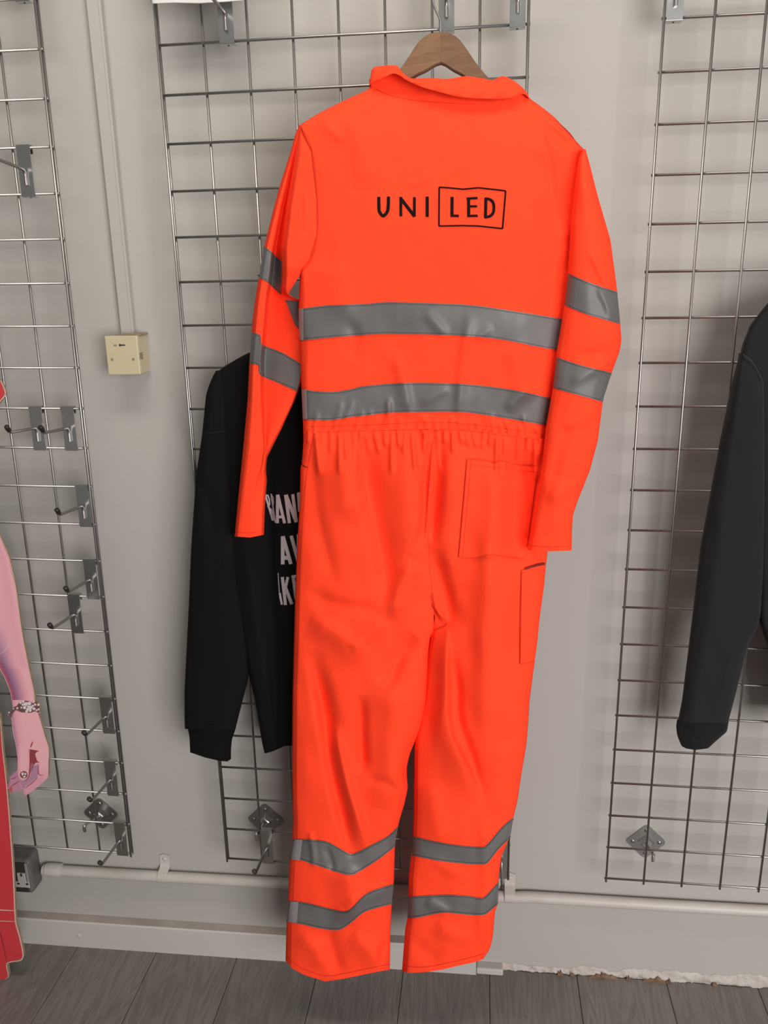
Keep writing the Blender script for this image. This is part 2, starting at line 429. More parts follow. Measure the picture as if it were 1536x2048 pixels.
for (uu, vv, hw, hh) in ((42.5, 1750, .0022, .0038), (37, 1767, .003, .0022), (54.5, 1768, .003, .0022)):
    q = at(uu, vv, SF - .004); bm = bmesh.new(); bm_box(bm, q[0] - hw, q[0] + hw, SF - .0048, SF - .003, q[2] - hh, q[2] + hh)
    spart('pin_hole', bm, M['hole'])
bm = bmesh.new(); bm_box(bm, sxr - .0105, sxr - .0045, SF - .0022, SF, szb + .018, szt - .008, .001, 1); sub(bm_obj('chipped_paint', bm, M['chip'], sock))

# ------------------------------------------------------------------ wire grid panels
G = .0762; WR = .0023; NR0 = -2
def cyl_mesh(name, length, rad, axis):
    bm = bmesh.new()
    if axis == 'x': bm_tube(bm, [(0, 0, 0), (length, 0, 0)], rad, 10)
    else: bm_tube(bm, [(0, 0, 0), (0, 0, length)], rad, 10)
    bmesh.ops.recalc_face_normals(bm, faces=bm.faces[:])
    me = bpy.data.meshes.new(name); bm.to_mesh(me); bm.free(); me.materials.append(M['metal'])
    for p in me.polygons: p.use_smooth = len(p.vertices) == 4
    return me
ZTOP = (22 - NR0) * G
me_v = cyl_mesh('wire_upright', ZTOP + .010, WR, 'z')
me_h = cyl_mesh('wire_crossbar', 8 * G + .006, WR, 'x')
PANELS = {}
def panel(key, loc, rot, cols, front_h, label):
    e = empty('wire_grid_panel', loc, (0, -rot, 0)); tag(e, label, 'wire panel', 'wire grid panels on the wall')
    x0 = cols[0] * G
    yh, yv = (0, 2 * WR) if front_h else (2 * WR, 0)
    for j in range(NR0, 23):
        o = bpy.data.objects.new('wire', me_h); link(o, e); o.location = (x0 - .003, yh, (22 - j) * G)
    for c in cols:
        edge = c in (cols[0], cols[-1])
        for yy in ((-2 * WR, 2 * WR) if (edge and front_h) else (yv,)):
            o = bpy.data.objects.new('wire', me_v); link(o, e); o.location = (c * G, yy, -.005)
    PANELS[key] = (Vector(loc), rot, yh)
panel('C', (0, 0, 0), 0, list(range(0, 9)), True, 'chrome wire grid panel behind the orange coverall and black sweatshirt')
panel('L', (-.2171, -.0078, .0029), -.0089, list(range(-8, 1)), True, 'chrome wire grid panel at left carrying many black-tipped hooks')
panel('R', (.8125, .0079, .0), -.0042, list(range(0, 9)), False, 'chrome wire grid panel at right behind the charcoal sweatshirt')

# display hooks on the panels -------------------------------------------------
def hook_parts(parent, arm):
    bm = bmesh.new(); w = .0125
    yf = -WR - .0016
    z1, z0 = WR + .0016, -G - WR - .0016
    def strip(prof):
        th = .0015
        for (ya, za), (yb_, zb) in zip(prof, prof[1:]):
            d = Vector((0, yb_ - ya, zb - za)).normalized(); n = Vector((0, -d.z, d.y)) * th / 2
            vs8 = []
            for (y, z) in ((ya, za), (yb_, zb)):
                for s in (-1, 1):
                    for x in (-w, w): vs8.append(bm.verts.new((x, y + n.y * s, z + n.z * s)))
            q = vs8
            for f in ((0, 1, 3, 2), (4, 6, 7, 5), (0, 4, 5, 1), (2, 3, 7, 6), (0, 2, 6, 4), (1, 5, 7, 3)): bm.faces.new([q[i] for i in f])
    strip([(WR + .0035, -.010), (WR + .0035, z1), (yf, z1), (yf, z0), (WR + .006, z0 - .001)])
    bm_obj('plate', bm, M['plate'], parent)
    bm = bmesh.new(); bm_tube(bm, [(0, WR + .001, z0 - .0018), (0, WR + .001, z0 + .001)], .0016, 8); bm_obj('hole', bm, M['hole'], parent)
    bm = bmesh.new(); ya = yf - .0036
    path = smooth_path([(0, ya, -.062), (0, ya, -.052), (0, ya, -.044), (0, ya - .004, -.0375), (0, ya - .012, -.0355), (0, ya - arm * .5, -.033), (0, ya - arm + .006, -.030), (0, ya - arm, -.0285), (0, ya - arm - .005, -.023)], 4)
    bm_tube(bm, path, .0029, 10); o = bm_obj('prong', bm, M['metal'], parent, True)
    bm = bmesh.new(); e = Vector(path[-1]); d = Vector((0, -.58, .81))
    bm_tube(bm, [e - d * .004, e + d * .001, e + d * .0075, e + d * .009], [.0040, .0046, .0046, .0032], 12); bm_obj('end_cap', bm, M['cap'], o, True)
proto = {}
def hook(pkey, u, row, label, arm=.088):
    loc, rot, yh = PANELS[pkey]
    # find pixel height of that row at this column by projecting
    z = loc.z + (22 - row) * G
    x = loc.x
    for _ in range(6):
        d = np.array([x, loc.y, z + 0]) - CAM
        vpx = 1024 - FPX * d.dot(UPV) / d.dot(FWD)
        x = float(at(u, vpx, loc.y + yh)[0]); z = loc.z + (22 - row) * G + (x - loc.x) * math.sin(rot)
    e = empty('display_hook', (x, loc.y + yh, z), (0, -rot, 0)); tag(e, label, 'hook', 'display hooks on the wire panels')
    if arm not in proto:
        hook_parts(e, arm); proto[arm] = e
    else:
        for ch in proto[arm].children:
            c2 = ch.copy(); link(c2, e)
            for g2 in ch.children:
                c3 = g2.copy(); link(c3, c2)
    return e
hook('L', 34, -1, 'chrome hook plate cut off by the top left corner of the photo')
hook('L', 48, 3, 'chrome hook near the top of the left wire panel, prong pointing up')
hook('L', 72, 9, 'left one of the two chrome hooks side by side on the left panel')
hook('L', 136, 9, 'right one of the two chrome hooks side by side on the left panel')
hook('L', 165, 11, 'chrome hook at the left panel edge just below the side-by-side pair')
hook('L', 180, 13, 'chrome hook at the left panel edge, directly above and right of another hook')
hook('L', 149, 14, 'chrome hook on the left panel set one square in from the edge')
hook('L', 212, 17, 'chrome hook at the left panel edge beside the printed bracelet height')
hook('L', 221, 19, 'chrome hook at the left panel edge just above the diamond bracket')
hook('L', 240, 21, 'lowest chrome hook at the bottom corner of the left panel')
hook('C', 449, 0, 'chrome hook at the top left of the middle wire panel', .13)
hook('C', 893, 0, 'chrome hook holding the wooden hanger at the top of the middle panel', .13)
hook('C', 1037, 0, 'chrome hook at the top right corner of the middle wire panel', .13)
hook('C', 533, 21, 'chrome hook at the foot of the middle panel under its diamond bracket')
hook('C', 1003, 21, 'chrome hook at the foot of the middle panel half hidden by the trouser leg')
hook('R', 1356, 0, 'chrome hook at the top of the right wire panel', .13)

# wall brackets ---------------------------------------------------------------
def bracket(u, v, ymid, label):
    P = at(u, v, wy(0) - .004); x = float(P[0]); P = at(u, v, wy(x) - .004); x, z = float(P[0]), float(P[2]); yw_ = wy(x)
    e = empty('panel_bracket', (x, yw_, z)); tag(e, label, 'bracket', 'diamond brackets holding the wire panels')
    bm = bmesh.new(); r = .0395
    out = []
    for k in range(4):
        a0 = math.pi / 2 * k; cx_, cz_ = (r - .008) * math.cos(a0), (r - .008) * math.sin(a0)
        for da in np.linspace(-math.pi / 4, math.pi / 4, 5): out.append((cx_ + .008 * math.cos(a0 + da), cz_ + .008 * math.sin(a0 + da)))
    f0 = [bm.verts.new((px, -.0035, pz)) for px, pz in out]; f1 = [bm.verts.new((px, 0, pz)) for px, pz in out]
    bm.faces.new(f0)
    for k in range(len(out)): bm.faces.new((f0[k], f0[(k + 1) % len(out)], f1[(k + 1) % len(out)], f1[k]))
    bm_obj('base_plate', bm, M['bracket'], e)
    bm = bmesh.new(); ra = .019; rb = .011
    q0 = [bm.verts.new((ra * math.cos(a), -.003, ra * math.sin(a))) for a in (0, math.pi / 2, math.pi, 1.5 * math.pi)]
    q1 = [bm.verts.new((rb * math.cos(a), -.014, rb * math.sin(a))) for a in (0, math.pi / 2, math.pi, 1.5 * math.pi)]
    bm.faces.new(q1)
    for k in range(4): bm.faces.new((q0[k], q0[(k + 1) % 4], q1[(k + 1) % 4], q1[k]))
    es = bm.edges[:]; bmesh.ops.bevel(bm, geom=es, offset=.0015, segments=1, affect='EDGES')
    bm_obj('boss', bm, M['plate'], e)
    for k in range(4):
        a0 = math.pi / 2 * k; screw((.0275 * math.cos(a0), -.0035, .0275 * math.sin(a0)), .0048, e, M['screw'])
    bm = bmesh.new(); L = yw_ - ymid
    zr = G - z
    bm_tube(bm, smooth_path([(0, -.010, 0), (0, -L * .5, zr * .3), (0, -L + .008, zr - .008), (0, -L - .004, zr - .0065), (0, -L - .0085, zr - .004), (0, -L - .0085, zr - .018)], 5), .0036, 8)
    bm_obj('arm', bm, M['plate'], e, True)
bracket(201, 1628, -.006, 'diamond shaped steel bracket behind the left wire panel')
bracket(531, 1640, 0, 'diamond shaped steel bracket behind the middle wire panel')
bracket(1292, 1684, .009, 'diamond shaped steel bracket behind the right wire panel')

# ------------------------------------------------------------------ cloth modelling
def gauss1(a, s):
    if s <= 0: return a
    k = np.arange(-int(3 * s), int(3 * s) + 1); w = np.exp(-.5 * (k / s) ** 2); w /= w.sum()
    n = len(k) // 2
    left = 2 * a[0] - a[n:0:-1]; right = 2 * a[-1] - a[-2:-n - 2:-1]
    return np.convolve(np.concatenate([left, a, right]), w, 'valid')

def pchip_row(x, y, xq):
    h = np.maximum(np.diff(x), 1e-6); d = np.diff(y) / h; m = np.zeros_like(y)
    for i in range(1, len(x) - 1):
        if d[i - 1] * d[i] > 0:
            w1 = 2 * h[i] + h[i - 1]; w2 = h[i] + 2 * h[i - 1]; m[i] = (w1 + w2) / (w1 / d[i - 1] + w2 / d[i])
    m[0] = d[0]; m[-1] = d[-1]
    i = np.clip(np.searchsorted(x, xq) - 1, 0, len(h) - 1)
    t = np.clip((xq - x[i]) / h[i], 0, 1); hh = h[i]
    return (y[i] * (1 + 2 * t) * (1 - t) ** 2 + m[i] * hh * t * (1 - t) ** 2 + y[i + 1] * t * t * (3 - 2 * t) + m[i + 1] * hh * t * t * (t - 1))

def folds_field(U, V, folds):
    """folds: (points, amplitude m, width left px, width right px) - crease lines; left = left of the direction of travel"""
    W = np.zeros_like(U)
    for (pts, amp, wl, wr) in folds:
        P = smooth_path(pts, 5) if len(pts) > 2 else np.array(pts, float)
        seg = np.hypot(*np.diff(P, axis=0).T); cum = np.concatenate([[0], np.cumsum(seg)]); L = cum[-1]
        R = 3 * max(wl, wr)
        msk = (U > P[:, 0].min() - R) & (U < P[:, 0].max() + R) & (V > P[:, 1].min() - R) & (V < P[:, 1].max() + R)
        if not msk.any(): continue
        u = U[msk]; v = V[msk]; best = np.full(u.shape, 1e9); sgn = np.ones_like(u); al = np.zeros_like(u)
        for i in range(len(P) - 1):
            a = P[i]; d = P[i + 1] - a; l2 = max(d @ d, 1e-9)
            t = np.clip(((u - a[0]) * d[0] + (v - a[1]) * d[1]) / l2, 0, 1)
            du = u - a[0] - t * d[0]; dv = v - a[1] - t * d[1]; dist = np.hypot(du, dv)
            b = dist < best
            best = np.where(b, dist, best); sgn = np.where(b, np.where(d[0] * dv - d[1] * du < 0, -1, 1), sgn); al = np.where(b, (cum[i] + t * seg[i]) / L, al)
        w = np.where(sgn < 0, wl, wr)
        W[msk] += amp * np.exp(-(best / w) ** 2) * np.clip(np.sin(np.pi * np.clip(al, 0, 1)) * 1.6, 0, 1)
    return W

class Piece:
    """A hanging cloth tube. cols: upright guide lines [(v, u, bulge in m), ...] traced left to right."""
    def __init__(s, cols, Yg, back=.02, rl=14, rr=14, folds=(), v0=None, v1=None, vt=None, vb=None, sig=5, noise=.0008, hsig=10, gain=1.0):
        s.Yg, s.back, s.folds, s.noise = Yg, back, [(p, a * gain, l, r) for p, a, l, r in folds], noise
        s.v0 = min(c[0][0] for c in cols) if v0 is None else v0; s.v1 = max(c[-1][0] for c in cols) if v1 is None else v1
        s.vt, s.vb = vt, vb
        s.g0 = s.v0 - 40; s.g = np.arange(s.g0, s.v1 + 41, 1.0)
        s.U = np.array([gauss1(np.interp(s.g, [p[0] for p in c], [p[1] for p in c]), sig if 0 < k < len(cols) - 1 else min(sig, 3)) for k, c in enumerate(cols)])
        s.Hc = np.array([gauss1(np.interp(s.g, [p[0] for p in c], [p[2] for p in c]), hsig) for c in cols])
        for k in range(1, len(cols)): s.U[k] = np.maximum(s.U[k], s.U[k - 1] + .5)
        f = lambda r: np.interp(s.g, [p[0] for p in r], [p[1] for p in r]) if isinstance(r, (list, tuple)) else np.full(s.g.shape, float(r))
        s.rl, s.rr = f(rl), f(rr)
        s.ph = rng.uniform(0, 6.28, 12)
    def edges(s, v):
        return np.interp(v, s.g, s.U[0]), np.interp(v, s.g, s.U[-1])
    def height(s, U, V):
        U = np.asarray(U, float); V = np.asarray(V, float); shp = U.shape; u = U.ravel(); v = V.ravel()
        H = np.zeros_like(u)
        idx = np.clip(np.round(v - s.g0).astype(int), 0, len(s.g) - 1)
        for i in np.unique(idx):
            m = idx == i
            H[m] = pchip_row(s.U[:, i], s.Hc[:, i], u[m])
        dl = np.maximum(u - s.U[0, idx], 0); dr = np.maximum(s.U[-1, idx] - u, 0)
        def fall(d, w): 
            k = 1 - np.clip(d / np.maximum(w, .5), 0, 1)
            return np.where(w > .5, np.sqrt(np.maximum(1 - k * k, 0)), 1)
        F = fall(dl, s.rl[idx]) * fall(dr, s.rr[idx])
        W = folds_field(u, v, s.folds)
        if s.noise:
            p = s.ph
            W = W + s.noise * (np.sin(u * .031 + v * .012 + p[0]) * np.sin(v * .021 - u * .008 + p[1]) + .6 * np.sin(u * .063 - v * .019 + p[2]) * np.sin(v * .037 + p[3]) + .35 * np.sin(u * .11 + v * .05 + p[4]) * np.sin(v * .083 - u * .04 + p[5]))
        e = np.clip(np.minimum(dl, dr) / 9, 0, 1)
        return (H * F + W * e).reshape(shp)
    def point(s, U, V, off=0):
        return at(U, V, s.Yg - s.height(U, V) - off)
    def build(s, name, m, parent, nu=90, nv=160, nb=14):
        tt = np.linspace(0, 1, nv)
        def grid(ss):
            T, S = np.meshgrid(tt, ss, indexing='ij')
            um = None
            V = s.v0 + (s.v1 - s.v0) * T
            for _ in range(3):
                l, r = s.edges(V); Uu = l + (r - l) * S
                a = np.interp(Uu, [p[0] for p in s.vt], [p[1] for p in s.vt]) if s.vt else s.v0
                b = np.interp(Uu, [p[0] for p in s.vb], [p[1] for p in s.vb]) if s.vb else s.v1
                V = a + (b - a) * T
            l, r = s.edges(V); return l + (r - l) * S, V
        sf = .5 - .5 * np.cos(np.pi * np.linspace(0, 1, nu)); sf = .35 * sf + .65 * np.linspace(0, 1, nu)
        U, V = grid(sf); F = s.point(U, V)
        sb = np.linspace(0, 1, nb + 2)[1:-1][::-1]
        Ub, Vb = grid(sb); B = at(Ub, Vb, s.Yg); B[..., 1] += s.back * np.sqrt(np.maximum(0, 1 - (2 * sb - 1) ** 2))[None, :]
        A = np.concatenate([F, B], 1); n = A.shape[1]
        faces = []
        for i in range(nv - 1):
            for k in range(n):
                k2 = (k + 1) % n; faces.append((i * n + k, (i + 1) * n + k, (i + 1) * n + k2, i * n + k2))
        return mesh_obj(name, A.reshape(-1, 3), faces, m, parent)
    def strip(s, name, top, bot, m, parent, off=.0016, nx=70, ny=8, smooth=True, thick=True):
        tp = np.array(top, float); bt = np.array(bot, float)
        def res(P, n):
            c = np.concatenate([[0], np.cumsum(np.hypot(*np.diff(P, axis=0).T))]); q = np.linspace(0, c[-1], n)
            return np.stack([np.interp(q, c, P[:, 0]), np.interp(q, c, P[:, 1])], 1)
        if smooth and len(tp) > 2: tp = smooth_path(tp, 6)
        if smooth and len(bt) > 2: bt = smooth_path(bt, 6)
        a, b = res(tp, nx), res(bt, nx)
        k = np.linspace(0, 1, ny)[:, None, None]; Q = a[None] * (1 - k) + b[None] * k
        # keep inside the cloth outline
        l, r = s.edges(Q[..., 1]); U = np.clip(Q[..., 0], l, r)
        A = s.point(U, Q[..., 1], off)
        ver = A.reshape(-1, 3); faces = [(i * nx + j, (i + 1) * nx + j, (i + 1) * nx + j + 1, i * nx + j + 1) for i in range(ny - 1) for j in range(nx - 1)]
        return mesh_obj(name, ver, faces, m, parent)
    def ribbon(s, name, strokes, m, parent, off=.0012, step=4.0, clip=False):
        """strokes: [(points, width px, smooth?)] laid on the cloth"""
        ver = []; faces = []
        for (pts, w, sm) in strokes:
            P = smooth_path(pts, 6) if sm and len(pts) > 2 else np.array(pts, float)
            Q = [P[0]]
            for a, b in zip(P, P[1:]):
                n = max(1, int(np.hypot(*(b - a)) / step))
                for i in range(1, n + 1): Q.append(a + (b - a) * i / n)
            Q = np.array(Q); T = np.zeros_like(Q); T[1:-1] = Q[2:] - Q[:-2]; T[0] = Q[1] - Q[0]; T[-1] = Q[-1] - Q[-2]
            T /= np.maximum(np.hypot(T[:, 0], T[:, 1]), 1e-6)[:, None]; N = np.stack([-T[:, 1], T[:, 0]], 1)
            # mitre at corners
            D = np.diff(Q, axis=0); D /= np.maximum(np.hypot(D[:, 0], D[:, 1]), 1e-6)[:, None]
            sc = np.ones(len(Q))
            if len(D) > 1: sc[1:-1] = 1 / np.clip((N[1:-1, 0] * -D[:-1, 1] + N[1:-1, 1] * D[:-1, 0]), .5, 1)
            A = Q + N * (w / 2 * sc)[:, None]; B = Q - N * (w / 2 * sc)[:, None]
            if clip:
                for X in (A, B):
                    l, r = s.edges(X[:, 1]); X[:, 0] = np.clip(X[:, 0], l, r)
            PA = s.point(A[:, 0], A[:, 1], off); PB = s.point(B[:, 0], B[:, 1], off); PC = s.point(Q[:, 0], Q[:, 1], off)
            o = len(ver); n = len(Q)
            for i in range(n): ver += [PA[i], PC[i], PB[i]]
            for i in range(n - 1):
                a = o + 3 * i; faces += [(a, a + 1, a + 4, a + 3), (a + 1, a + 2, a + 5, a + 4)]
        return mesh_obj(name, ver, faces, m, parent)

def col(us, hs):
    """us: [(v, u)], hs: [(v, h)] -> one guide line"""
    vv = sorted(set([a for a, _ in us] + [a for a, _ in hs]))
    return [(v, float(np.interp(v, [a for a, _ in us], [b for _, b in us])), float(np.interp(v, [a for a, _ in hs], [b for _, b in hs]))) for v in vv]
def mix(ua, ub, k):
    vv = sorted(set([a for a, _ in ua] + [a for a, _ in ub])); A = lambda q, v: float(np.interp(v, [a for a, _ in q], [b for _, b in q]))
    return [(v, A(ua, v) * (1 - k) + A(ub, v) * k) for v in vv]

# ------------------------------------------------------------------ orange coverall
YG = -.105
suit = empty('coverall', (.45, YG, -.2)); tag(suit, 'fluorescent orange hi-vis coverall with grey reflective bands on a wooden hanger', 'coverall')
def put(o):
    o.matrix_parent_inverse = Matrix.Translation(-Vector(suit.location)); return o
OR = M['orange']

# torso
tl = [(130, 740), (165, 738), (178, 741), (190, 712), (205, 680), (225, 640), (250, 599), (300, 622), (400, 633), (470, 632), (520, 620), (545, 600), (620, 597), (700, 600), (780, 603), (850, 606), (880, 607)]
tr = [(150, 1045), (180, 1052), (195, 1057), (215, 1085), (235, 1110), (258, 1130), (280, 1150), (300, 1169), (330, 1162), (400, 1160), (500, 1155), (560, 1150), (690, 1130), (790, 1108), (850, 1096), (880, 1092)]
torso_folds = [
    ([(700, 230), (720, 300), (725, 380)], .003, 30, 22), ([(1060, 220), (1100, 300), (1120, 420), (1125, 540)], .006, 16, 22),
    ([(1085, 240), (1112, 330), (1128, 470)], -.006, 14, 10),
    ([(860, 345), (835, 365), (815, 372)], .0018, 8, 6), ([(660, 520), (680, 560), (690, 640)], .003, 20, 26),
    ([(785, 700), (800, 735), (812, 790), (820, 835)], .0045, 9, 16), ([(940, 620), (935, 660), (925, 720), (918, 800), (915, 850)], .004, 14, 8),
    ([(700, 640), (712, 680), (700, 720)], -.003, 12, 14), ([(1020, 690), (1040, 740), (1050, 800)], .004, 20, 20),
    ([(850, 620), (880, 655), (895, 672)], .003, 8, 12), ([(985, 655), (960, 672), (950, 680)], .0025, 6, 8),
    ([(840, 810), (870, 790), (900, 775)], .003, 8, 8), ([(1010, 820), (1035, 795), (1070, 780)], .004, 8, 12),
    ([(860, 175), (760, 200), (690, 240)], -.002, 10, 18), ([(640, 232), (665, 262), (690, 282)], .002, 8, 12), ([(600, 640), (608, 690), (604, 760)], -.002, 6, 10),
    ([(1150, 290), (1120, 262), (1090, 240)], .002, 6, 6)]
gx = np.concatenate([np.arange(632, 1090, 17.0)])
for k, x in enumerate(gx):
    x = x + random.uniform(-5, 5); dx = (x - 850) * .05; yb_ = 862 + 8 * ((x - 850) / 240) ** 2 + (6 if x > 950 else 0)
    L = random.choice([24, 34, 46, 70])
    torso_folds.append(([(x - dx * .1, yb_ + 10), (x + random.uniform(-3, 3), yb_ - 12), (x + random.uniform(-9, 9) - dx, yb_ - L)], random.uniform(.0016, .0036), 4.5, 4.5))
torso = Piece([col(tl, [(150, .012), (200, .010), (250, .022), (300, .028), (545, .026), (880, .026)]),
               col(mix(tl, tr, .1), [(150, .012), (200, .020), (260, .030), (400, .038), (640, .038), (800, .034), (880, .026)]),
               col(mix(tl, tr, .3), [(150, .014), (200, .026), (300, .040), (450, .047), (640, .046), (800, .036), (880, .028)]),
               col(mix(tl, tr, .55), [(150, .014), (200, .026), (300, .040), (450, .049), (640, .050), (800, .038), (880, .028)]),
               col(mix(tl, tr, .8), [(150, .012), (200, .022), (300, .038), (450, .046), (640, .046), (800, .034), (880, .026)]),
               col(mix(tl, tr, .92), [(150, .012), (200, .018), (300, .020), (450, .022), (640, .028), (800, .028), (880, .022)]),
               col(tr, [(150, .012), (200, .010), (300, .014), (450, .012), (640, .012), (880, .014)])],
              YG, .035, [(150, 3), (235, 8), (252, 1.0), (256, 0), (540, 0), (552, 8), (600, 14), (880, 14)], 14, torso_folds, 150, 872, gain=1.7, vt=[(735, 162), (746, 152), (762, 146), (786, 139), (798, 144), (809, 152), (826, 163), (900, 166), (985, 169), (1010, 168), (1035, 177), (1060, 194)],
              vb=[(600, 868), (740, 863), (850, 858), (934, 861), (1021, 872), (1092, 882)])
put(torso.build('torso', OR, suit, 130, 210))

# left sleeve (photo left), hanging half behind the body, with a deep lengthwise fold
YS = -.066
sl = [(250, 598), (270, 590), (300, 582), (370, 560), (417, 547), (495, 528), (540, 520), (600, 510), (640, 505), (720, 499), (800, 495), (900, 486), (1000, 476), (1075, 469)]
ls = [sl,
      [(250, 598.7), (300, 585), (417, 553), (495, 534), (540, 528), (600, 519), (720, 508), (800, 506), (900, 500), (1000, 488), (1075, 482)],
      [(250, 599.4), (300, 587), (417, 559), (495, 543), (540, 539), (600, 530), (720, 520), (800, 520), (900, 527), (935, 520), (1000, 500), (1075, 495)],
      [(250, 600), (300, 590), (417, 566), (495, 551), (540, 547), (600, 540), (720, 530), (800, 530), (900, 531), (935, 526), (1000, 510), (1075, 508)],
      [(250, 600.6), (300, 595), (417, 574), (495, 562), (540, 562), (585, 563), (600, 580), (640, 590), (720, 560), (800, 555), (900, 533), (935, 529), (1000, 518), (1075, 516)],
      [(250, 601), (300, 603), (417, 584), (495, 575), (540, 575), (585, 572), (600, 592), (640, 605), (720, 590), (800, 575), (900, 535), (935, 531), (1000, 525), (1075, 522)],
      [(250, 601), (300, 623), (400, 634), (470, 633), (520, 621), (545, 603), (590, 575), (600, 601), (640, 612), (760, 604), (800, 590), (860, 562), (915, 534), (940, 532), (960, 534), (1010, 530), (1075, 528)]]
lh = [[(250, .012), (1075, .010)],
      [(250, .020), (300, .026), (417, .030), (600, .030), (900, .026), (1075, .014)],
      [(250, .022), (300, .026), (417, .028), (600, .030), (900, .026), (1000, .020), (1075, .016)],
      [(250, .024), (300, .018), (417, .002), (495, -.010), (600, -.020), (720, -.020), (800, -.014), (900, .006), (1000, .018), (1075, .016)],
      [(250, .026), (300, .030), (417, .022), (495, .010), (585, .0), (640, -.012), (720, -.013), (800, -.008), (900, .010), (1000, .016), (1075, .015)],
      [(250, .028), (300, .038), (417, .042), (540, .044), (588, .030), (600, -.006), (720, -.007), (900, .006), (1000, .014), (1075, .014)],
      [(250, .026), (300, .040), (470, .040), (545, .034), (588, .020), (600, -.002), (720, -.004), (900, .004), (1000, .012), (1075, .010)]]
sleeveL = Piece([col(a, [(v_, h_ + .026) for v_, h_ in b]) for a, b in zip(ls, lh)], YS, .004, 7, [(250, 0), (600, 0), (800, 4), (900, 7), (1075, 7)],
                [([(610, 380), (612, 440), (613, 460)], .002, 5, 5), ([(560, 545), (590, 500), (615, 470)], .0015, 14, 14)], 250, 1075, sig=3, hsig=5, noise=.0005,
                vb=[(469, 1073), (500, 1075), (530, 1069)])
put(sleeveL.build('sleeve', OR, suit, 90, 210))

# right sleeve (photo right), in front of the body
YR = -.134
rl_ = [(298, 1166), (310, 1160), (330, 1155), (360, 1151), (440, 1142), (547, 1136), (610, 1129), (700, 1114), (780, 1105), (860, 1091), (930, 1085), (1020, 1068), (1102, 1055)]
rr_ = [(298, 1171), (330, 1180), (390, 1195), (480, 1221), (570, 1233), (640, 1240), (680, 1243), (700, 1240), (750, 1222), (800, 1206), (880, 1196), (940, 1180), (1000, 1156), (1030, 1146), (1060, 1144), (1102, 1143)]
sleeveR = Piece([col(rl_, [(298, .002), (400, .012), (1102, .012)]), col(mix(rl_, rr_, .2), [(298, .004), (380, .022), (600, .028), (1000, .026), (1102, .020)]),
                 col(mix(rl_, rr_, .45), [(298, .004), (380, .028), (600, .034), (700, .036), (1000, .030), (1102, .022)]),
                 col(mix(rl_, rr_, .75), [(298, .003), (380, .022), (600, .028), (690, .034), (900, .026), (1102, .020)]),
                 col(rr_, [(298, .001), (400, .010), (1102, .012)])], YR, .036, [(298, 3), (350, 9), (1102, 9)], [(298, 3), (350, 12), (1102, 10)],
                [([(1180, 500), (1200, 545), (1225, 590)], .003, 12, 8), ([(1195, 570), (1215, 610), (1228, 640)], .003, 8, 8), ([(1150, 715), (1190, 705), (1235, 700)], -.003, 10, 12),
                 ([(1140, 770), (1180, 745), (1225, 728)], .003, 10, 8), ([(1125, 860), (1165, 840), (1195, 815)], .0025, 14, 10), ([(1110, 950), (1120, 1010), (1118, 1080)], .003, 14, 18),
                 ([(1150, 830), (1120, 900), (1100, 980)], -.003, 16, 16), ([(1090, 1000), (1130, 985), (1160, 960)], .002, 12, 12)], 298, 1102, noise=.0010, gain=1.8,
                vb=[(1055, 1100), (1100, 1103), (1144, 1101)])
put(sleeveR.build('sleeve', OR, suit, 80, 200))

# trousers: two legs that share the seat seam above the crotch
YT = -.105
ll = [(850, 606), (880, 607), (925, 604), (935, 601), (1000, 600), (1100, 594), (1200, 590), (1400, 585), (1550, 584), (1650, 586), (1690, 583), (1720, 579), (1770, 577), (1850, 573), (1921, 571), (1965, 574)]
seam = [(850, 868), (900, 866), (1000, 858), (1080, 856), (1150, 861), (1200, 866), (1240, 869)]
li = seam + [(1262, 868), (1275, 861), (1300, 858), (1350, 856), (1400, 853), (1455, 842), (1481, 831), (1507, 820), (1533, 814), (1553, 814), (1576, 816), (1608, 809), (1641, 799), (1670, 793), (1693, 790), (1761, 788), (1790, 785), (1856, 781), (1965, 779)]
ri = seam + [(1262, 862), (1300, 856), (1400, 846), (1481, 829.5), (1530, 828.5), (1628, 827), (1693, 823.7), (1758, 817), (1833, 815.5), (1856, 810.6), (1965, 802)]
rt = [(850, 1096), (950, 1096), (1050, 1097), (1106, 1095), (1129, 1092), (1172, 1088), (1231, 1080), (1289, 1074), (1348, 1066), (1402, 1059), (1426, 1058), (1488, 1053), (1553, 1042), (1602, 1035), (1634, 1027), (1667, 1022), (1683, 1016), (1712, 1003), (1751, 998), (1807, 996), (1823, 990), (1872, 986), (1898, 980), (1917, 967), (1965, 950)]
def gathers(x0, x1):
    out = []
    for x in np.arange(x0, x1, 15.0):
        x += random.uniform(-4, 4); y0 = 862 + (10 * max(0, (x - 940) / 140)); L = random.choice([26, 34, 48, 60, 90])
        out.append(([(x, y0 - 6), (x + random.uniform(-2, 2), y0 + 8), (x + random.uniform(-8, 8), y0 + L)], random.uniform(.002, .0042), 5, 5))
    return out
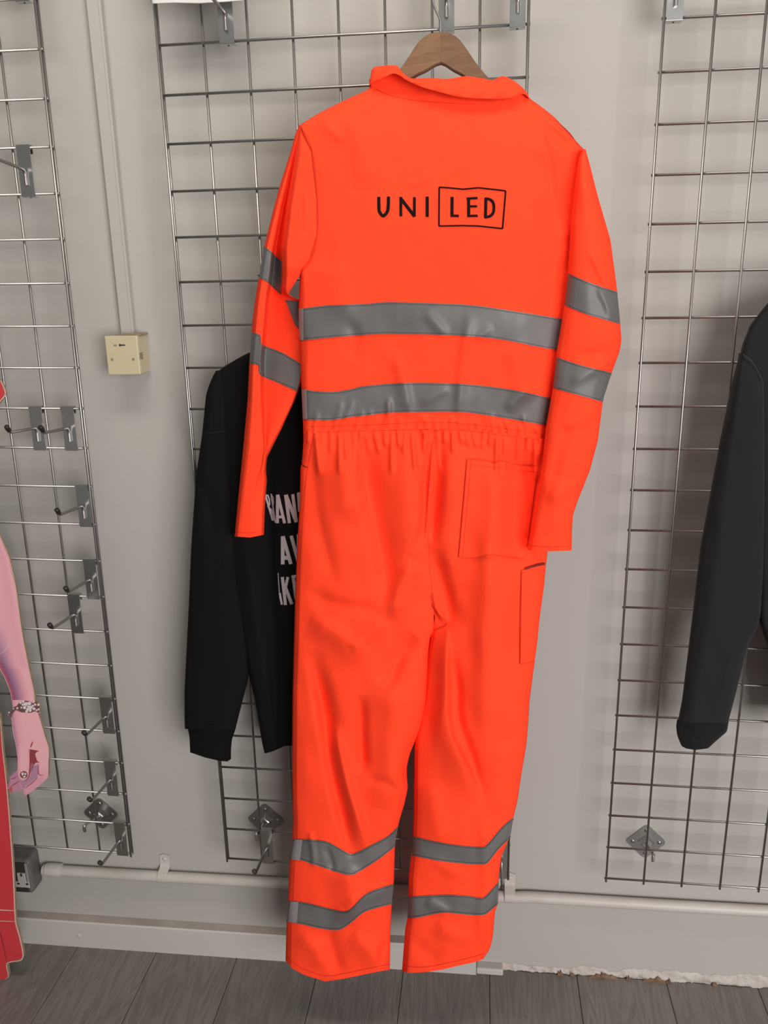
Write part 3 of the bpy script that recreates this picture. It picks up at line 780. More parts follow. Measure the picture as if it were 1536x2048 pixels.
leg_l_folds = gathers(618, 862) + [
    ([(738, 872), (732, 930), (742, 1000), (760, 1080), (772, 1160), (770, 1215)], -.010, 26, 18), ([(700, 880), (690, 960), (700, 1050)], .006, 34, 24),
    ([(820, 875), (815, 960), (825, 1060), (835, 1130)], .007, 30, 26), ([(860, 890), (852, 960), (845, 1060), (820, 1100)], -.006, 14, 8),
    ([(625, 900), (630, 1000), (645, 1080), (670, 1180)], -.004, 14, 20), ([(612, 1180), (660, 1205), (720, 1215), (765, 1218)], -.003, 12, 16),
    ([(620, 1235), (680, 1270), (740, 1320)], .006, 14, 26), ([(770, 1240), (735, 1270), (700, 1300)], .004, 12, 14),
    ([(620, 1300), (640, 1380), (652, 1450), (662, 1530), (680, 1610), (700, 1690), (712, 1720)], -.013, 20, 12), ([(665, 1440), (690, 1560), (715, 1640), (728, 1700)], .010, 12, 26),
    ([(720, 1390), (722, 1460), (726, 1550)], -.009, 13, 11), ([(775, 1350), (790, 1430), (785, 1530), (770, 1620)], .008, 34, 30),
    ([(835, 1275), (800, 1310), (775, 1380)], -.007, 16, 22), ([(830, 1120), (800, 1180), (785, 1240)], .006, 20, 18), ([(730, 1560), (770, 1565), (800, 1590)], -.003, 10, 10),
    ([(620, 1660), (626, 1700), (630, 1740)], .003, 5, 7), ([(650, 1690), (662, 1720), (666, 1745)], -.003, 6, 8), ([(690, 1820), (740, 1790), (785, 1775)], .004, 16, 20), ([(690, 1730), (700, 1790), (692, 1850)], .008, 22, 30),
    ([(600, 1870), (630, 1900), (645, 1940)], .003, 14, 16), ([(700, 1870), (740, 1900), (765, 1935)], .005, 18, 22), ([(650, 1850), (665, 1900), (680, 1950)], -.004, 14, 16), ([(768, 1880), (763, 1910), (760, 1935)], -.004, 6, 6)]
legL = Piece([col(ll, [(850, .020), (1000, .018), (1965, .016)]),
              col(mix(ll, li, .14), [(850, .026), (950, .034), (1200, .032), (1500, .030), (1965, .030)]),
              col(mix(ll, li, .4), [(850, .028), (950, .044), (1200, .044), (1400, .040), (1700, .036), (1965, .036)]),
              col(mix(ll, li, .72), [(850, .030), (950, .046), (1150, .046), (1300, .042), (1500, .042), (1700, .034), (1965, .036)]),
              col(mix(ll, li, .9), [(850, .030), (950, .042), (1150, .036), (1300, .034), (1500, .034), (1700, .028), (1965, .030)]),
              col(li, [(850, .028), (950, .038), (1150, .030), (1230, .026), (1300, .020), (1500, .016), (1965, .014)])],
             YT, .030, 12, [(850, 0), (1225, 0), (1262, 4), (1300, 14), (1965, 14)], leg_l_folds, 852, 1965, noise=.0018, gain=2.1,
             vt=[(600, 862), (740, 857), (868, 853)], vb=[(571, 1921), (584, 1937), (609, 1950), (651, 1963), (690, 1957), (723, 1950), (762, 1942), (777, 1940), (790, 1938)])
put(legL.build('trouser_leg', OR, suit, 120, 380))
leg_r_folds = gathers(874, 1090) + [
    ([(882, 880), (876, 950), (868, 1040), (862, 1090)], -.008, 12, 16), ([(920, 890), (905, 970), (895, 1080), (900, 1180)], .006, 24, 26),
    ([(1000, 918), (994, 980), (988, 1060), (980, 1130), (975, 1230), (972, 1330), (975, 1440), (980, 1560)], .009, 40, 26), ([(1042, 900), (1040, 960), (1035, 1030), (1022, 1120)], -.010, 34, 30),
    ([(868, 1100), (890, 1180), (920, 1260)], -.006, 16, 16), ([(845, 1185), (872, 1222), (893, 1246)], .006, 10, 4),
    ([(893, 1246), (892, 1300), (892, 1380), (896, 1450), (906, 1485), (934, 1540), (956, 1596)], .010, 7, 30), ([(905, 1300), (915, 1380), (918, 1440), (945, 1520), (968, 1600)], -.006, 10, 14),
    ([(1030, 1180), (1030, 1250), (1025, 1320)], -.003, 14, 12), ([(860, 1560), (870, 1640), (880, 1700)], .005, 24, 26), ([(1010, 1480), (1000, 1560), (990, 1640)], .004, 24, 22),
    ([(968, 1620), (971, 1690), (970, 1760), (966, 1830), (960, 1900)], .0050, 34, 16), ([(860, 1720), (900, 1740), (940, 1760)], .002, 12, 12), ([(850, 1800), (880, 1815), (900, 1828)], .003, 10, 12),
    ([(870, 1850), (910, 1870), (950, 1880)], .003, 14, 16), ([(830, 1880), (850, 1905), (880, 1925)], -.002, 14, 14)]
legR = Piece([col(ri, [(850, .028), (950, .038), (1150, .030), (1230, .026), (1262, .008), (1400, .004), (1480, .010), (1600, .014), (1965, .014)]),
              col(mix(ri, rt, .10), [(850, .030), (950, .042), (1150, .034), (1250, .022), (1400, .014), (1480, .022), (1600, .028), (1965, .028)]),
              col(mix(ri, rt, .22), [(850, .030), (950, .044), (1150, .042), (1300, .038), (1480, .034), (1600, .034), (1965, .032)]),
              col(mix(ri, rt, .5), [(850, .028), (950, .046), (1150, .048), (1300, .046), (1500, .042), (1965, .036)]),
              col(mix(ri, rt, .8), [(850, .022), (920, .016), (1080, .018), (1180, .032), (1400, .034), (1680, .026), (1750, .022), (1965, .020)]),
              col(rt, [(850, .016), (1100, .016), (1640, .014), (1965, .008)])],
             YT, .030, [(850, 0), (1225, 0), (1262, 3), (1500, 10), (1965, 10)], 13, leg_r_folds, 852, 1965, noise=.0018, gain=2.0,
             vt=[(868, 853), (934, 857), (1021, 868), (1092, 878)], vb=[(802, 1942), (820, 1946), (853, 1944), (886, 1939), (918, 1931), (951, 1924), (967, 1918), (980, 1900)])
put(legR.build('trouser_leg', OR, suit, 120, 380))

# collar: a folded strip of cloth round the neck
ct = [(743, 140), (750, 134), (772, 131), (794, 132), (803, 143), (814, 152), (826, 157), (863, 156), (895, 157.6), (932, 152.4), (966, 157), (986, 160), (1006, 152), (1030, 163), (1048, 178), (1057, 190)]
cb = [(738, 172), (752, 163), (770, 154), (786, 147), (798, 151), (809, 157.6), (837, 172), (880, 185), (923, 195), (966, 198), (1009, 198), (1032, 193), (1048, 188), (1058, 198)]
def resample(P, n):
    P = smooth_path(P, 6); c = np.concatenate([[0], np.cumsum(np.hypot(*np.diff(P, axis=0).T))]); q = np.linspace(0, 1, n) * c[-1]
    return np.stack([np.interp(q, c, P[:, 0]), np.interp(q, c, P[:, 1])], 1)
nx, ny = 110, 12
# match by horizontal position so the strip stays square to its edges
A_ = resample(ct, nx); uu = A_[:, 0]
B_ = resample(cb, 400); tB = np.interp(np.linspace(0, 1, nx), [0, .13, .26, 1], [0, .10, .21, 1])
B_ = resample(cb, nx) if False else np.stack([np.interp(tB, np.linspace(0, 1, 400), B_[:, 0]), np.interp(tB, np.linspace(0, 1, 400), B_[:, 1])], 1)
ver = []; faces = []
for i in range(nx):
    e = math.sin(math.pi * min(1, max(0, i / (nx - 1)))) ** .35
    ring = []
    for k in range(ny):
        t = k / (ny - 1); p = A_[i] * (1 - t) + B_[i] * t
        h = .006 + e * (.022 + .016 * t + .006 * math.sin(math.pi * t)) + .0015 * math.sin(i * .5 + 3 * t)
        ring.append(at(p[0], p[1], YG - h))
    for k in reversed(range(ny)):
        t = k / (ny - 1); p = A_[i] * (1 - t) + B_[i] * t
        h = .003 + e * (.018 + .010 * t)
        q = at(p[0], p[1], YG - h); ring.append(q)
    ver += ring
n2 = 2 * ny
for i in range(nx - 1):
    for k in range(n2):
        faces.append((i * n2 + k, (i + 1) * n2 + k, (i + 1) * n2 + (k + 1) % n2, i * n2 + (k + 1) % n2))
faces += [tuple(range(n2)), tuple(range((nx - 1) * n2, nx * n2))[::-1]]
collar = put(mesh_obj('collar', ver, faces, OR, suit))

# reflective bands ------------------------------------------------------------
def band(pc, top, bot, extra=None):
    o = put(pc.strip('reflective_band', top, bot, M['tape'], suit, .0014, 110, 10)); 
    tp = [(u, v + 3.0) for u, v in top]; bt = [(u, v - 3.0) for u, v in bot]
    for ln in (tp, bt):
        q = pc.ribbon('stitching', [(ln, 1.1, True)], M['tape_edge'], o, .0020, clip=True)
    return o
b1t = [(596, 618), (652, 611), (700, 609), (740, 607), (775, 604), (851, 606), (941, 610), (1040, 624), (1119, 637), (1135, 640)]
b1b = [(596, 681), (652, 676), (700, 672), (740, 669), (775, 668), (851, 669), (927, 672), (1002, 679), (1078, 694), (1118, 700), (1130, 701)]
b2t = [(602, 779), (660, 784), (704, 778), (730, 772), (813, 766), (927, 768), (1021, 779), (1096, 795), (1106, 797)]
b2b = [(604, 839), (660, 840), (704, 834), (740, 830), (775, 826), (850, 824), (919, 824), (964, 829), (1032, 840), (1083, 849), (1100, 852)]
for o, lab in ((band(torso, b1t, b1b), 0), (band(torso, b2t, b2b), 0)): pass
for (a, b) in ((b1t, b1b), (b2t, b2b)):
    put(torso.strip('tape_overlap', [a[0], (a[0][0] + 11, a[0][1] - 1)], [b[0], (b[0][0] + 11, b[0][1] - 1)], M['tape_pale'], suit, .0022, 8, 8, False))
band(sleeveR, [(1136, 547), (1187, 568), (1236, 584)], [(1129, 610), (1172, 628), (1240, 648)])
band(sleeveR, [(1113, 714), (1161, 730), (1225, 746)], [(1104, 775), (1153, 789), (1207, 804)])
band(sleeveL, [(526, 492), (543, 503), (552, 514), (563, 523)], [(513, 553), (536, 565), (548, 577), (562, 590)])
band(sleeveL, [(503, 665), (520, 670), (524, 688), (566, 706), (604, 729)], [(498, 727), (518, 732), (521, 750), (559, 767), (596, 783)])
band(sleeveL, [(571, 600), (584, 601), (601, 603)], [(590, 650), (595, 655), (604, 664)])
band(legL, [(585, 1678), (608, 1679), (640, 1681), (660, 1686), (683, 1699), (702, 1708), (720, 1702), (742, 1691), (775, 1673), (797, 1652)],
     [(578, 1718), (600, 1720), (624, 1728), (673, 1744), (697, 1750), (710, 1748), (742, 1729), (768, 1711), (791, 1692)])
band(legL, [(576, 1802), (613, 1806), (665, 1819), (690, 1823), (704, 1816), (722, 1797), (742, 1783), (787, 1768)],
     [(571, 1843), (600, 1848), (640, 1857), (678, 1860), (704, 1844), (722, 1829), (740, 1820), (785, 1808)])
band(legR, [(824, 1672), (869, 1683), (918, 1691), (960, 1694), (974, 1690), (1006, 1653), (1028, 1635)], [(823, 1711), (879, 1722), (934, 1728), (962, 1729), (975, 1726), (996, 1700), (1022, 1675)])
band(legR, [(815, 1794), (885, 1790), (934, 1792), (960, 1796), (972, 1792), (998, 1763)], [(812, 1836), (837, 1835), (885, 1826), (940, 1830), (967, 1830), (980, 1822), (996, 1808)])
for pc, a, b in ((legL, (589, 1679), (582, 1719)), (legL, (581, 1803), (576, 1844))):
    put(pc.strip('tape_overlap', [a, (a[0] + 16, a[1] + .5)], [b, (b[0] + 18, b[1] + 1.5)], M['tape_pale'], suit, .0021, 8, 8, False))

# seams, waist stitching, pockets ---------------------------------------------
SM = M['orange_seam']
def seamline(pc, pts, w=1.3, name='seam', off=.0009): return put(pc.ribbon(name, [(pts, w, True)], SM, suit, off, clip=True))
seamline(torso, [(603, 254), (624, 300), (635, 400), (634, 470), (622, 520), (602, 545)], 1.8)
seamline(torso, [(752, 178), (780, 190), (830, 200), (880, 205), (950, 208)], 1.2)
seamline(torso, [(1112, 240), (1140, 266), (1160, 295)], 1.0)
seamline(legL, [(610, 864), (660, 863), (740, 861), (866, 858)], 1.6, 'waist_stitching')
seamline(legR, [(868, 858), (934, 861), (1021, 872), (1085, 881)], 1.6, 'waist_stitching')
seamline(torso, [(620, 853), (740, 850), (850, 845), (934, 848), (1021, 859), (1085, 869)], 1.0, 'waist_stitching')
seamline(legL, [(865, 880), (858, 960), (852, 1040), (850, 1075)], 1.3)
seamline(legL, [(627, 870), (612, 960), (604, 1060), (600, 1130), (597, 1250), (593, 1400), (592, 1550), (594, 1660), (590, 1720), (586, 1790), (582, 1860), (581, 1930)], 1.3)
seamline(legR, [(829, 1530), (828, 1628), (826.5, 1690)], 1.0)
seamline(legR, [(834, 1500), (833, 1640), (830, 1700), (825, 1760), (823, 1840), (818, 1880), (813, 1943)], 1.3)
seamline(legR, [(845, 1186), (872, 1224), (893, 1247), (866, 1261)], 2.0)
seamline(sleeveR, [(1057, 1091), (1100, 1094), (1143, 1092)], 1.0, 'cuff_stitching')
seamline(sleeveL, [(472, 1064), (500, 1066), (529, 1061)], 1.0, 'cuff_stitching')
seamline(legL, [(574, 1912), (590, 1928), (612, 1940), (651, 1952), (690, 1947), (762, 1932), (779, 1930)], .9, 'hem_stitching')
seamline(legR, [(806, 1932), (853, 1934), (918, 1921), (967, 1908)], .9, 'hem_stitching')
# back pocket
bp_ = put(legR.strip('back_pocket', [(935, 919), (965, 920), (990, 925), (1003, 922), (1035, 930), (1075, 933)], [(918, 1115), (950, 1116), (978, 1110), (1010, 1112), (1050, 1118)], OR, suit, .0032, 60, 60))
legR.ribbon('pocket_stitching', [([(935, 919), (930, 980), (923, 1060), (918, 1115)], 1.6, True), ([(918, 1115), (950, 1116), (978, 1110), (1010, 1112), (1050, 1118)], 1.5, True), ([(935, 919), (965, 920), (990, 925), (1003, 922), (1035, 930), (1072, 933)], 2.0, True),
                                 ([(938, 930), (965, 931), (990, 936), (1003, 934), (1035, 941), (1070, 944)], .8, True), ([(942, 921), (937, 980), (930, 1060), (925, 1114)], .8, True)], SM, bp_, .0039)
# thigh pocket and hip pocket openings, their shade painted as dark strips
tp_ = put(legR.strip('thigh_pocket', [(1044, 1141), (1066, 1135), (1092, 1129)], [(1041, 1328), (1056, 1326), (1070, 1322)], OR, suit, .0030, 16, 40))
legR.ribbon('pocket_stitching', [([(1044, 1141), (1042, 1230), (1041, 1328)], 1.6, True), ([(1041, 1328), (1056, 1326), (1069, 1322)], 1.2, False)], SM, tp_, .0038, clip=True)
legR.ribbon('pocket_opening', [([(1050, 1138), (1068, 1132.5), (1090, 1127)], 4.0, True)], M['gap_shade'], tp_, .0040, clip=True)
hp_ = put(legL.ribbon('hip_pocket_opening', [([(602, 921), (605, 930), (615, 935)], 2.2, True)], M['gap_shade'], suit, .0012, clip=True))
put(legL.ribbon('crotch_fold_shade', [([(868, 1262), (880, 1256), (892, 1249)], 2.2, True)], M['gap_shade'], suit, .0012))  # painted shade beneath the crotch fold, laid on as a dark strip

# printed lettering on the back -------------------------------------------------
S_ = .28646
def px(pts): return [(680 + S_ * a, S_ * b) for a, b in pts]
LW = 6.3
letters = {
    'u': [(px([(271, 1374), (272, 1440), (276, 1478), (302, 1507), (330, 1478), (337, 1440), (339, 1372)]), LW, True)],
    'n': [(px([(425, 1510), (425, 1374)]), 5.6, False), (px([(421, 1380), (522, 1512)]), 6.4, False), (px([(520, 1376), (519, 1512)]), 5.6, False)],
    'i': [(px([(609, 1372), (609, 1515)]), 6.4, False)],
    'l': [(px([(783, 1374), (782, 1515)]), 6.2, False), (px([(774, 1506), (830, 1507)]), 5.0, False)],
    'e': [(px([(898, 1380), (899, 1516)]), 6.2, False), (px([(884, 1387), (961, 1382)]), 4.8, False), (px([(892, 1441), (958, 1440)]), 4.6, False), (px([(889, 1508), (962, 1506)]), 5.0, False)],
    'd': [(px([(1019, 1380), (1016, 1522)]), 6.0, False), (px([(1012, 1387), (1045, 1392), (1068, 1412), (1075, 1450), (1068, 1488), (1045, 1510), (1010, 1517)]), 5.6, True)],
}
for k, st in letters.items():
    put(torso.ribbon('printed_letter', st, M['ink'], suit, .0012, 3.0))['label'] = 'black letter ' + k.upper()
frame = px([(693, 1307), (760, 1311), (860, 1321), (970, 1311), (1060, 1321), (1157, 1332), (1150, 1420), (1135, 1596), (1060, 1588), (970, 1578), (860, 1575), (691, 1578), (692, 1450), (693, 1307)])
put(torso.ribbon('printed_frame', [(frame[0:6], 3.2, False), (frame[5:8], 3.2, False), (frame[7:12], 3.2, False), (frame[11:14], 3.2, False)], M['ink'], suit, .0012, 3.0))

# ------------------------------------------------------------------ wooden hanger
YH = YG + .004
hang = empty('coat_hanger', (float(at(882, 65, YH)[0]), YH, float(at(882, 65, YH)[2]))); tag(hang, 'wooden coat hanger with a wire hook inside the orange collar', 'hanger')
def hput(o): o.matrix_parent_inverse = Matrix.Translation(-Vector(hang.location)); return o
topc = [(640, 262), (700, 226), (752, 188), (790, 153), (815, 120), (833, 92), (848, 76), (864, 68), (881, 66), (898, 68), (914, 76), (930, 95), (948, 122), (972, 152), (1010, 192), (1060, 232), (1125, 272)]
botc = [(640, 285), (700, 252), (760, 208), (826, 157), (850, 145), (881, 128.5), (905, 142), (932, 157), (1000, 208), (1060, 255), (1125, 292)]
tp = resample(topc, 60); bt = resample(botc, 60)
for (i0, i1) in ((0, 31), (30, 60)):
    bm = bmesh.new(); rings = []
    mid_t = np.argmin(abs(tp[:, 0] - 881.5)); 
    T1 = [p for p in tp if (p[0] <= 882 if i0 == 0 else p[0] >= 881)]; B1 = [p for p in bt if (p[0] <= 882 if i0 == 0 else p[0] >= 881)]
    if i0 == 0: T1.append(np.array([881.6, 66.0])); B1.append(np.array([881.6, 128.5]))
    else: T1.insert(0, np.array([881.8, 66.0])); B1.insert(0, np.array([881.8, 128.5]))
    def rs(Q, n):
        Q = np.array(Q); c = np.concatenate([[0], np.cumsum(np.hypot(*np.diff(Q, axis=0).T))]); q = np.linspace(0, c[-1], n)
        return np.stack([np.interp(q, c, Q[:, 0]), np.interp(q, c, Q[:, 1])], 1)
    T1 = rs(T1, 30); B1 = rs(B1, 30)
    for a, b in zip(T1, B1):
        pa, pb = at(a[0], a[1], YH), at(b[0], b[1], YH); h = .007; e = .0018; d = (pb - pa); d = d / max(np.linalg.norm(d), 1e-6)
        ring = [pa + d * e + [0, -h, 0], pb - d * e + [0, -h, 0], pb + [0, -h + e, 0], pb + [0, h - e, 0], pb - d * e + [0, h, 0], pa + d * e + [0, h, 0], pa + [0, h - e, 0], pa + [0, -h + e, 0]]
        rings.append([bm.verts.new(p) for p in ring])
    for a, b in zip(rings, rings[1:]):
        for k in range(8): bm.faces.new((a[k], b[k], b[(k + 1) % 8], a[(k + 1) % 8]))
    bm.faces.new(rings[0]); bm.faces.new(rings[-1][::-1])
    hput(bm_obj('wooden_arm', bm, M['hanger_wood'], hang))
zt = at(882, 65, YH)
hk = [(881, 72), (881, 52), (880.5, 42), (876, 30), (869, 14), (866, 2), (867, -14)]
pts = [at(a, b, YH) for a, b in smooth_path(hk, 5)]
xa = at(893, -20, YH)[0]; ztop = (22) * G - .036
last = pts[-1]; cx_, cz_ = xa + .0, last[2] + .004; r_ = abs(cx_ - last[0])
for a in np.linspace(math.pi, -.15 * math.pi, 14)[1:]: pts.append(np.array([cx_ + r_ * math.cos(a), YH, cz_ + r_ * math.sin(a)]))
bm = bmesh.new(); bm_tube(bm, pts, .0017, 10); hput(bm_obj('wire_hook', bm, M['metal'], hang, True))

# ------------------------------------------------------------------ black printed sweatshirt
YB = -.030
bs = empty('sweatshirt', (.1, YB, .3)); tag(bs, 'black sweatshirt with pale grey lettering hanging behind the orange coverall', 'sweatshirt')
def bput(o): o.matrix_parent_inverse = Matrix.Translation(-Vector(bs.location)); return o
bl = [(690, 545), (705, 497), (720, 470), (735, 445), (748, 430), (770, 424), (900, 436), (1000, 442), (1150, 462), (1250, 480), (1340, 495), (1355, 499), (1400, 510), (1490, 525), (1510, 530)]
br = [(690, 640), (705, 700), (720, 730), (745, 760), (900, 765), (1510, 740)]
bbody = Piece([col(bl, [(690, .010), (1000, .014), (1510, .014)]), col(mix(bl, br, .12), [(690, .014), (900, .020), (1200, .024), (1510, .02)]), 
               col([(690, 560), (850, 540), (985, 538), (1510, 552)], [(690, .014), (850, .014), (985, .002), (1100, .002), (1300, .010), (1510, .014)]), col([(690, 575), (850, 560), (985, 553), (1510, 570)], [(690, .014), (850, .018), (985, .012), (1200, .014), (1510, .018)]),
               col([(690, 590), (850, 600), (985, 610), (1510, 610)], [(690, .015), (985, .024), (1510, .02)]), col(br, [(690, .010), (1510, .01)])],
              YB, .012, 10, 10, [([(560, 1230), (556, 1330), (552, 1440)], -.004, 10, 10), ([(470, 1000), (500, 1150), (515, 1300)], .004, 16, 16)], 690, 1510, noise=.0008,
              vb=[(520, 1500), (530, 1507), (545, 1503), (570, 1492), (600, 1490), (760, 1488)])
bput(bbody.build('body', M['black'], bs, 70, 150))
sl0 = [(742, 432), (748, 428), (770, 418), (790, 412), (870, 404), (950, 392), (1100, 382), (1200, 378), (1380, 369), (1440, 369), (1458, 370)]
sr0 = [(742, 436), (748, 446), (800, 456), (900, 462), (1000, 468), (1150, 476), (1250, 490), (1340, 498), (1360, 496), (1410, 483), (1458, 471)]
bsl = Piece([col(sl0, [(742, .01), (1458, .012)]), col(mix(sl0, sr0, .3), [(742, .012), (900, .020), (1200, .024), (1458, .022)]), col(mix(sl0, sr0, .65), [(742, .012), (900, .020), (1200, .026), (1458, .022)]), col(sr0, [(742, .01), (1458, .012)])],
            YB - .006, .010, 10, 12, [([(400, 960), (420, 1010), (425, 1080)], -.004, 12, 12), ([(470, 1080), (455, 1130), (440, 1200)], .004, 14, 14)], 742, 1458, noise=.0012)
bput(bsl.build('sleeve', M['black'], bs, 50, 150))
cl0 = [(1450, 371), (1458, 376), (1475, 379), (1525, 381)]; cr0 = [(1450, 473), (1462, 470), (1478, 464), (1500, 462), (1525, 462)]
bcf = Piece([col(cl0, [(1450, .010), (1525, .010)]), col(mix(cl0, cr0, .5), [(1450, .024), (1525, .018)]), col(cr0, [(1450, .01), (1525, .01)])], YB - .006, .010, 10, 10, [], 1450, 1525, noise=.0006,
            vb=[(381, 1505), (410, 1515), (440, 1522), (455, 1523), (462, 1518)])
bput(bcf.build('cuff', M['black_rib'], bs, 36, 30))
bput(bsl.ribbon('seam', [([(404, 868), (425, 866), (455, 862)], 1.2, True)], M['charcoal'], bs, .0010, clip=True))
T_ = .1269
def tx_(pts): return [(520 + T_ * a, 970 + T_ * b) for a, b in pts]
words = [
    [([(82, 150), (198, 552)], 3.6), ([(72, 158), (125, 165), (150, 235), (150, 310), (120, 345)], 3.0), ([(132, 352), (180, 390), (212, 490), (218, 550), (185, 553)], 3.0)],
    [([(172, 138), (240, 590)], 2.6), ([(176, 142), (206, 200), (212, 290), (200, 330)], 2.2)],
    [([(277, 152), (273, 602)], 6.2), ([(280, 152), (388, 604)], 6.0), ([(275, 505), (368, 500)], 5.6)],
    [([(404, 155), (464, 602)], 6.6), ([(412, 155), (570, 588)], 6.6), ([(516, 145), (572, 584)], 6.4)],
    [([(604, 125), (625, 420)], 6.0), ([(590, 138), (640, 132), (672, 180), (690, 300)], 5.0)],
    [([(358, 808), (358, 1252)], 7.2), ([(362, 808), (487, 1246)], 7.2), ([(362, 1150), (455, 1145)], 8.0)],
    [([(492, 800), (604, 1216)], 7.0), ([(606, 775), (606, 1216)], 6.6)],
    [([(284, 1385), (312, 1790)], 1.6), ([(310, 1700), (345, 1886)], 4.2)],
    [([(352, 1450), (402, 1892)], 6.2), ([(440, 1450), (392, 1660)], 5.6), ([(392, 1590), (502, 1880)], 6.6)],
    [([(522, 1442), (570, 1800)], 6.4), ([(497, 1448), (600, 1428)], 5.4)],
]
for st, ch in zip(words, 'BRANDAWAKE'):
    bput(bbody.ribbon('printed_letter', [(tx_(p), w, False) for p, w in st], M['print_grey'], bs, .0014, 3.0))['label'] = 'pale grey letter ' + ch

# ------------------------------------------------------------------ charcoal sweatshirt on the right
YC = -.045
cs = empty('sweatshirt', (1.05, YC, .3)); tag(cs, 'plain charcoal sweatshirt hanging on the right wire panel', 'sweatshirt')
def cput(o): o.matrix_parent_inverse = Matrix.Translation(-Vector(cs.location)); return o
kl = [(560, 1640), (580, 1580), (605, 1536), (650, 1500), (690, 1484), (715, 1479), (730, 1500), (1000, 1515), (1240, 1518), (1300, 1538), (1480, 1560)]
kr = [(560, 1760), (580, 1860), (610, 1900), (700, 1960), (1480, 1960)]
kb = Piece([col(kl, [(560, .014), (715, .020), (1480, .018)]), col(mix(kl, kr, .2), [(560, .016), (900, .032), (1480, .03)]), col(mix(kl, kr, .7), [(560, .018), (900, .036), (1480, .034)]), col(kr, [(560, .012), (1480, .014)])], YC, .03, 14, 14, [], 560, 1480)
cput(kb.build('body', M['charcoal'], cs, 60, 120))
k0 = [(708, 1480), (720, 1476), (760, 1465), (880, 1440), (1000, 1418), (1090, 1401), (1220, 1386), (1400, 1364), (1430, 1358), (1446, 1356)]
k1 = [(708, 1486), (720, 1505), (750, 1522), (765, 1528), (1000, 1530), (1150, 1527), (1230, 1522), (1255, 1515), (1290, 1496), (1390, 1471), (1446, 1456)]
ks = Piece([col(k0, [(708, .020), (1446, .014)]), col(mix(k0, k1, .3), [(708, .024), (800, .038), (1200, .036), (1446, .030)]), col(mix(k0, k1, .7), [(708, .024), (800, .040), (1200, .038), (1446, .030)]), col(k1, [(708, .020), (800, .030), (1200, .020), (1446, .014)])],
           YC - .006, .014, 12, [(708, 3), (1200, 6), (1300, 12), (1446, 12)], [([(1440, 980), (1450, 1060), (1440, 1150)], .004, 20, 20), ([(1500, 1270), (1470, 1320), (1450, 1400)], .005, 12, 14)], 708, 1446, noise=.0014)
cput(ks.build('sleeve', M['charcoal'], cs, 60, 150))
k2 = [(1440, 1354), (1452, 1352), (1470, 1354), (1490, 1362), (1505, 1372)]; k3 = [(1440, 1458), (1452, 1456), (1464, 1454), (1475, 1440), (1497, 1416), (1505, 1414)]
kc = Piece([col(k2, [(1440, .012), (1505, .008)]), col(mix(k2, k3, .5), [(1440, .030), (1505, .016)]), col(k3, [(1440, .012), (1505, .008)])], YC - .006, .012, 10, 10, [([(1390, 1470), (1395, 1485), (1398, 1500)], -.003, 5, 5)], 1440, 1505, noise=.0008, vb=[(1352, 1485), (1372, 1497), (1390, 1500), (1415, 1497), (1440, 1475), (1456, 1466)])
cput(kc.build('cuff', M['charcoal_rib'], cs, 36, 30))
cput(ks.ribbon('armhole_seam', [([(1481, 714), (1500, 726), (1512, 740), (1522, 764)], 2.2, True)], M['charcoal_rib'], cs, .0012, clip=True))

# ------------------------------------------------------------------ white cloth hem at the very top
YW = -.017
wl = [(-150, 300), (0, 301), (8, 303)]; wr_ = [(-150, 470), (0, 488), (8, 490)]
wc = Piece([col(wl, [(-150, .004), (8, .004)]), col(mix(wl, wr_, .3), [(-150, .006), (8, .007)]), col(mix(wl, wr_, .7), [(-150, .005), (8, .005)]), col(wr_, [(-150, .003), (8, .003)])], YW, .004, 6, 6, [], -150, 8, vb=[(300, 7), (350, 5), (400, 6), (450, 3), (490, 0)])
ow = wc.build('shirt_hem', M['white_cloth'], None, 40, 30); ow.name = 'white_garment'
tag(ow, 'white cloth hem hanging into view at the top of the middle panel', 'garment')

# ------------------------------------------------------------------ printed cardboard cut-out at the left edge
YP = -.068; TH = .0065
cut = empty('cardboard_cutout', (-.60, YP, FLOOR)); tag(cut, 'life-size cardboard cut-out printed with a pink arm and red dress', 'cardboard cutout')
def kput(o): o.matrix_parent_inverse = Matrix.Translation(-Vector(cut.location)); return o
H5 = .1172
def hp(pts): return [(H5 * a, 1380 + H5 * b) for a, b in pts]
arm_out = [(-40, 1010), (-18, 1040), (0, 1074), (17.6, 1116), (31, 1175), (42, 1256), (54.5, 1323), (68, 1385), (69.5, 1402)]
arm_in = [(-40, 1255), (-18, 1300), (0, 1337), (10.5, 1357), (21, 1385), (25, 1410)]
hand_r = hp([(595, 210), (690, 280), (680, 385), (650, 410), (690, 540), (765, 800), (828, 1000), (826, 1200), (824, 1480), (770, 1545), (600, 1690), (470, 1785), (430, 1792), (402, 1760), (402, 1690), (350, 1705)])
hand_l = hp([(190, 1752), (150, 1725), (140, 1690), (115, 1660), (118, 1610), (175, 1560), (165, 1490), (225, 1430), (300, 1360), (298, 1150), (270, 930), (235, 780), (215, 650), (200, 500), (140, 425), (145, 390), (210, 340), (215, 270)])
dress = [(-60, 1300), (-22, 1390), (0, 1433), (6, 1500), (13, 1560), (19.5, 1636), (27, 1740), (30.5, 1818), (32.5, 1846), (38, 1866), (43, 1886), (47, 1908), (46, 1915), (41, 1921), (15, 1927), (18, 1950), (17, 1956), (12, 1960), (0, 1963)]
puff = [(-40, 742), (-6, 757), (3, 765), (11, 786), (6, 796), (0, 803), (-30, 850)]
outline = [(-160, 700)] + puff + [(-60, 940)] + arm_out + hand_r + hand_l + arm_in[::-1] + dress + [(-160, 1972)]
XZ = [tuple(at(u, v, YP)[[0, 2]]) for u, v in outline]
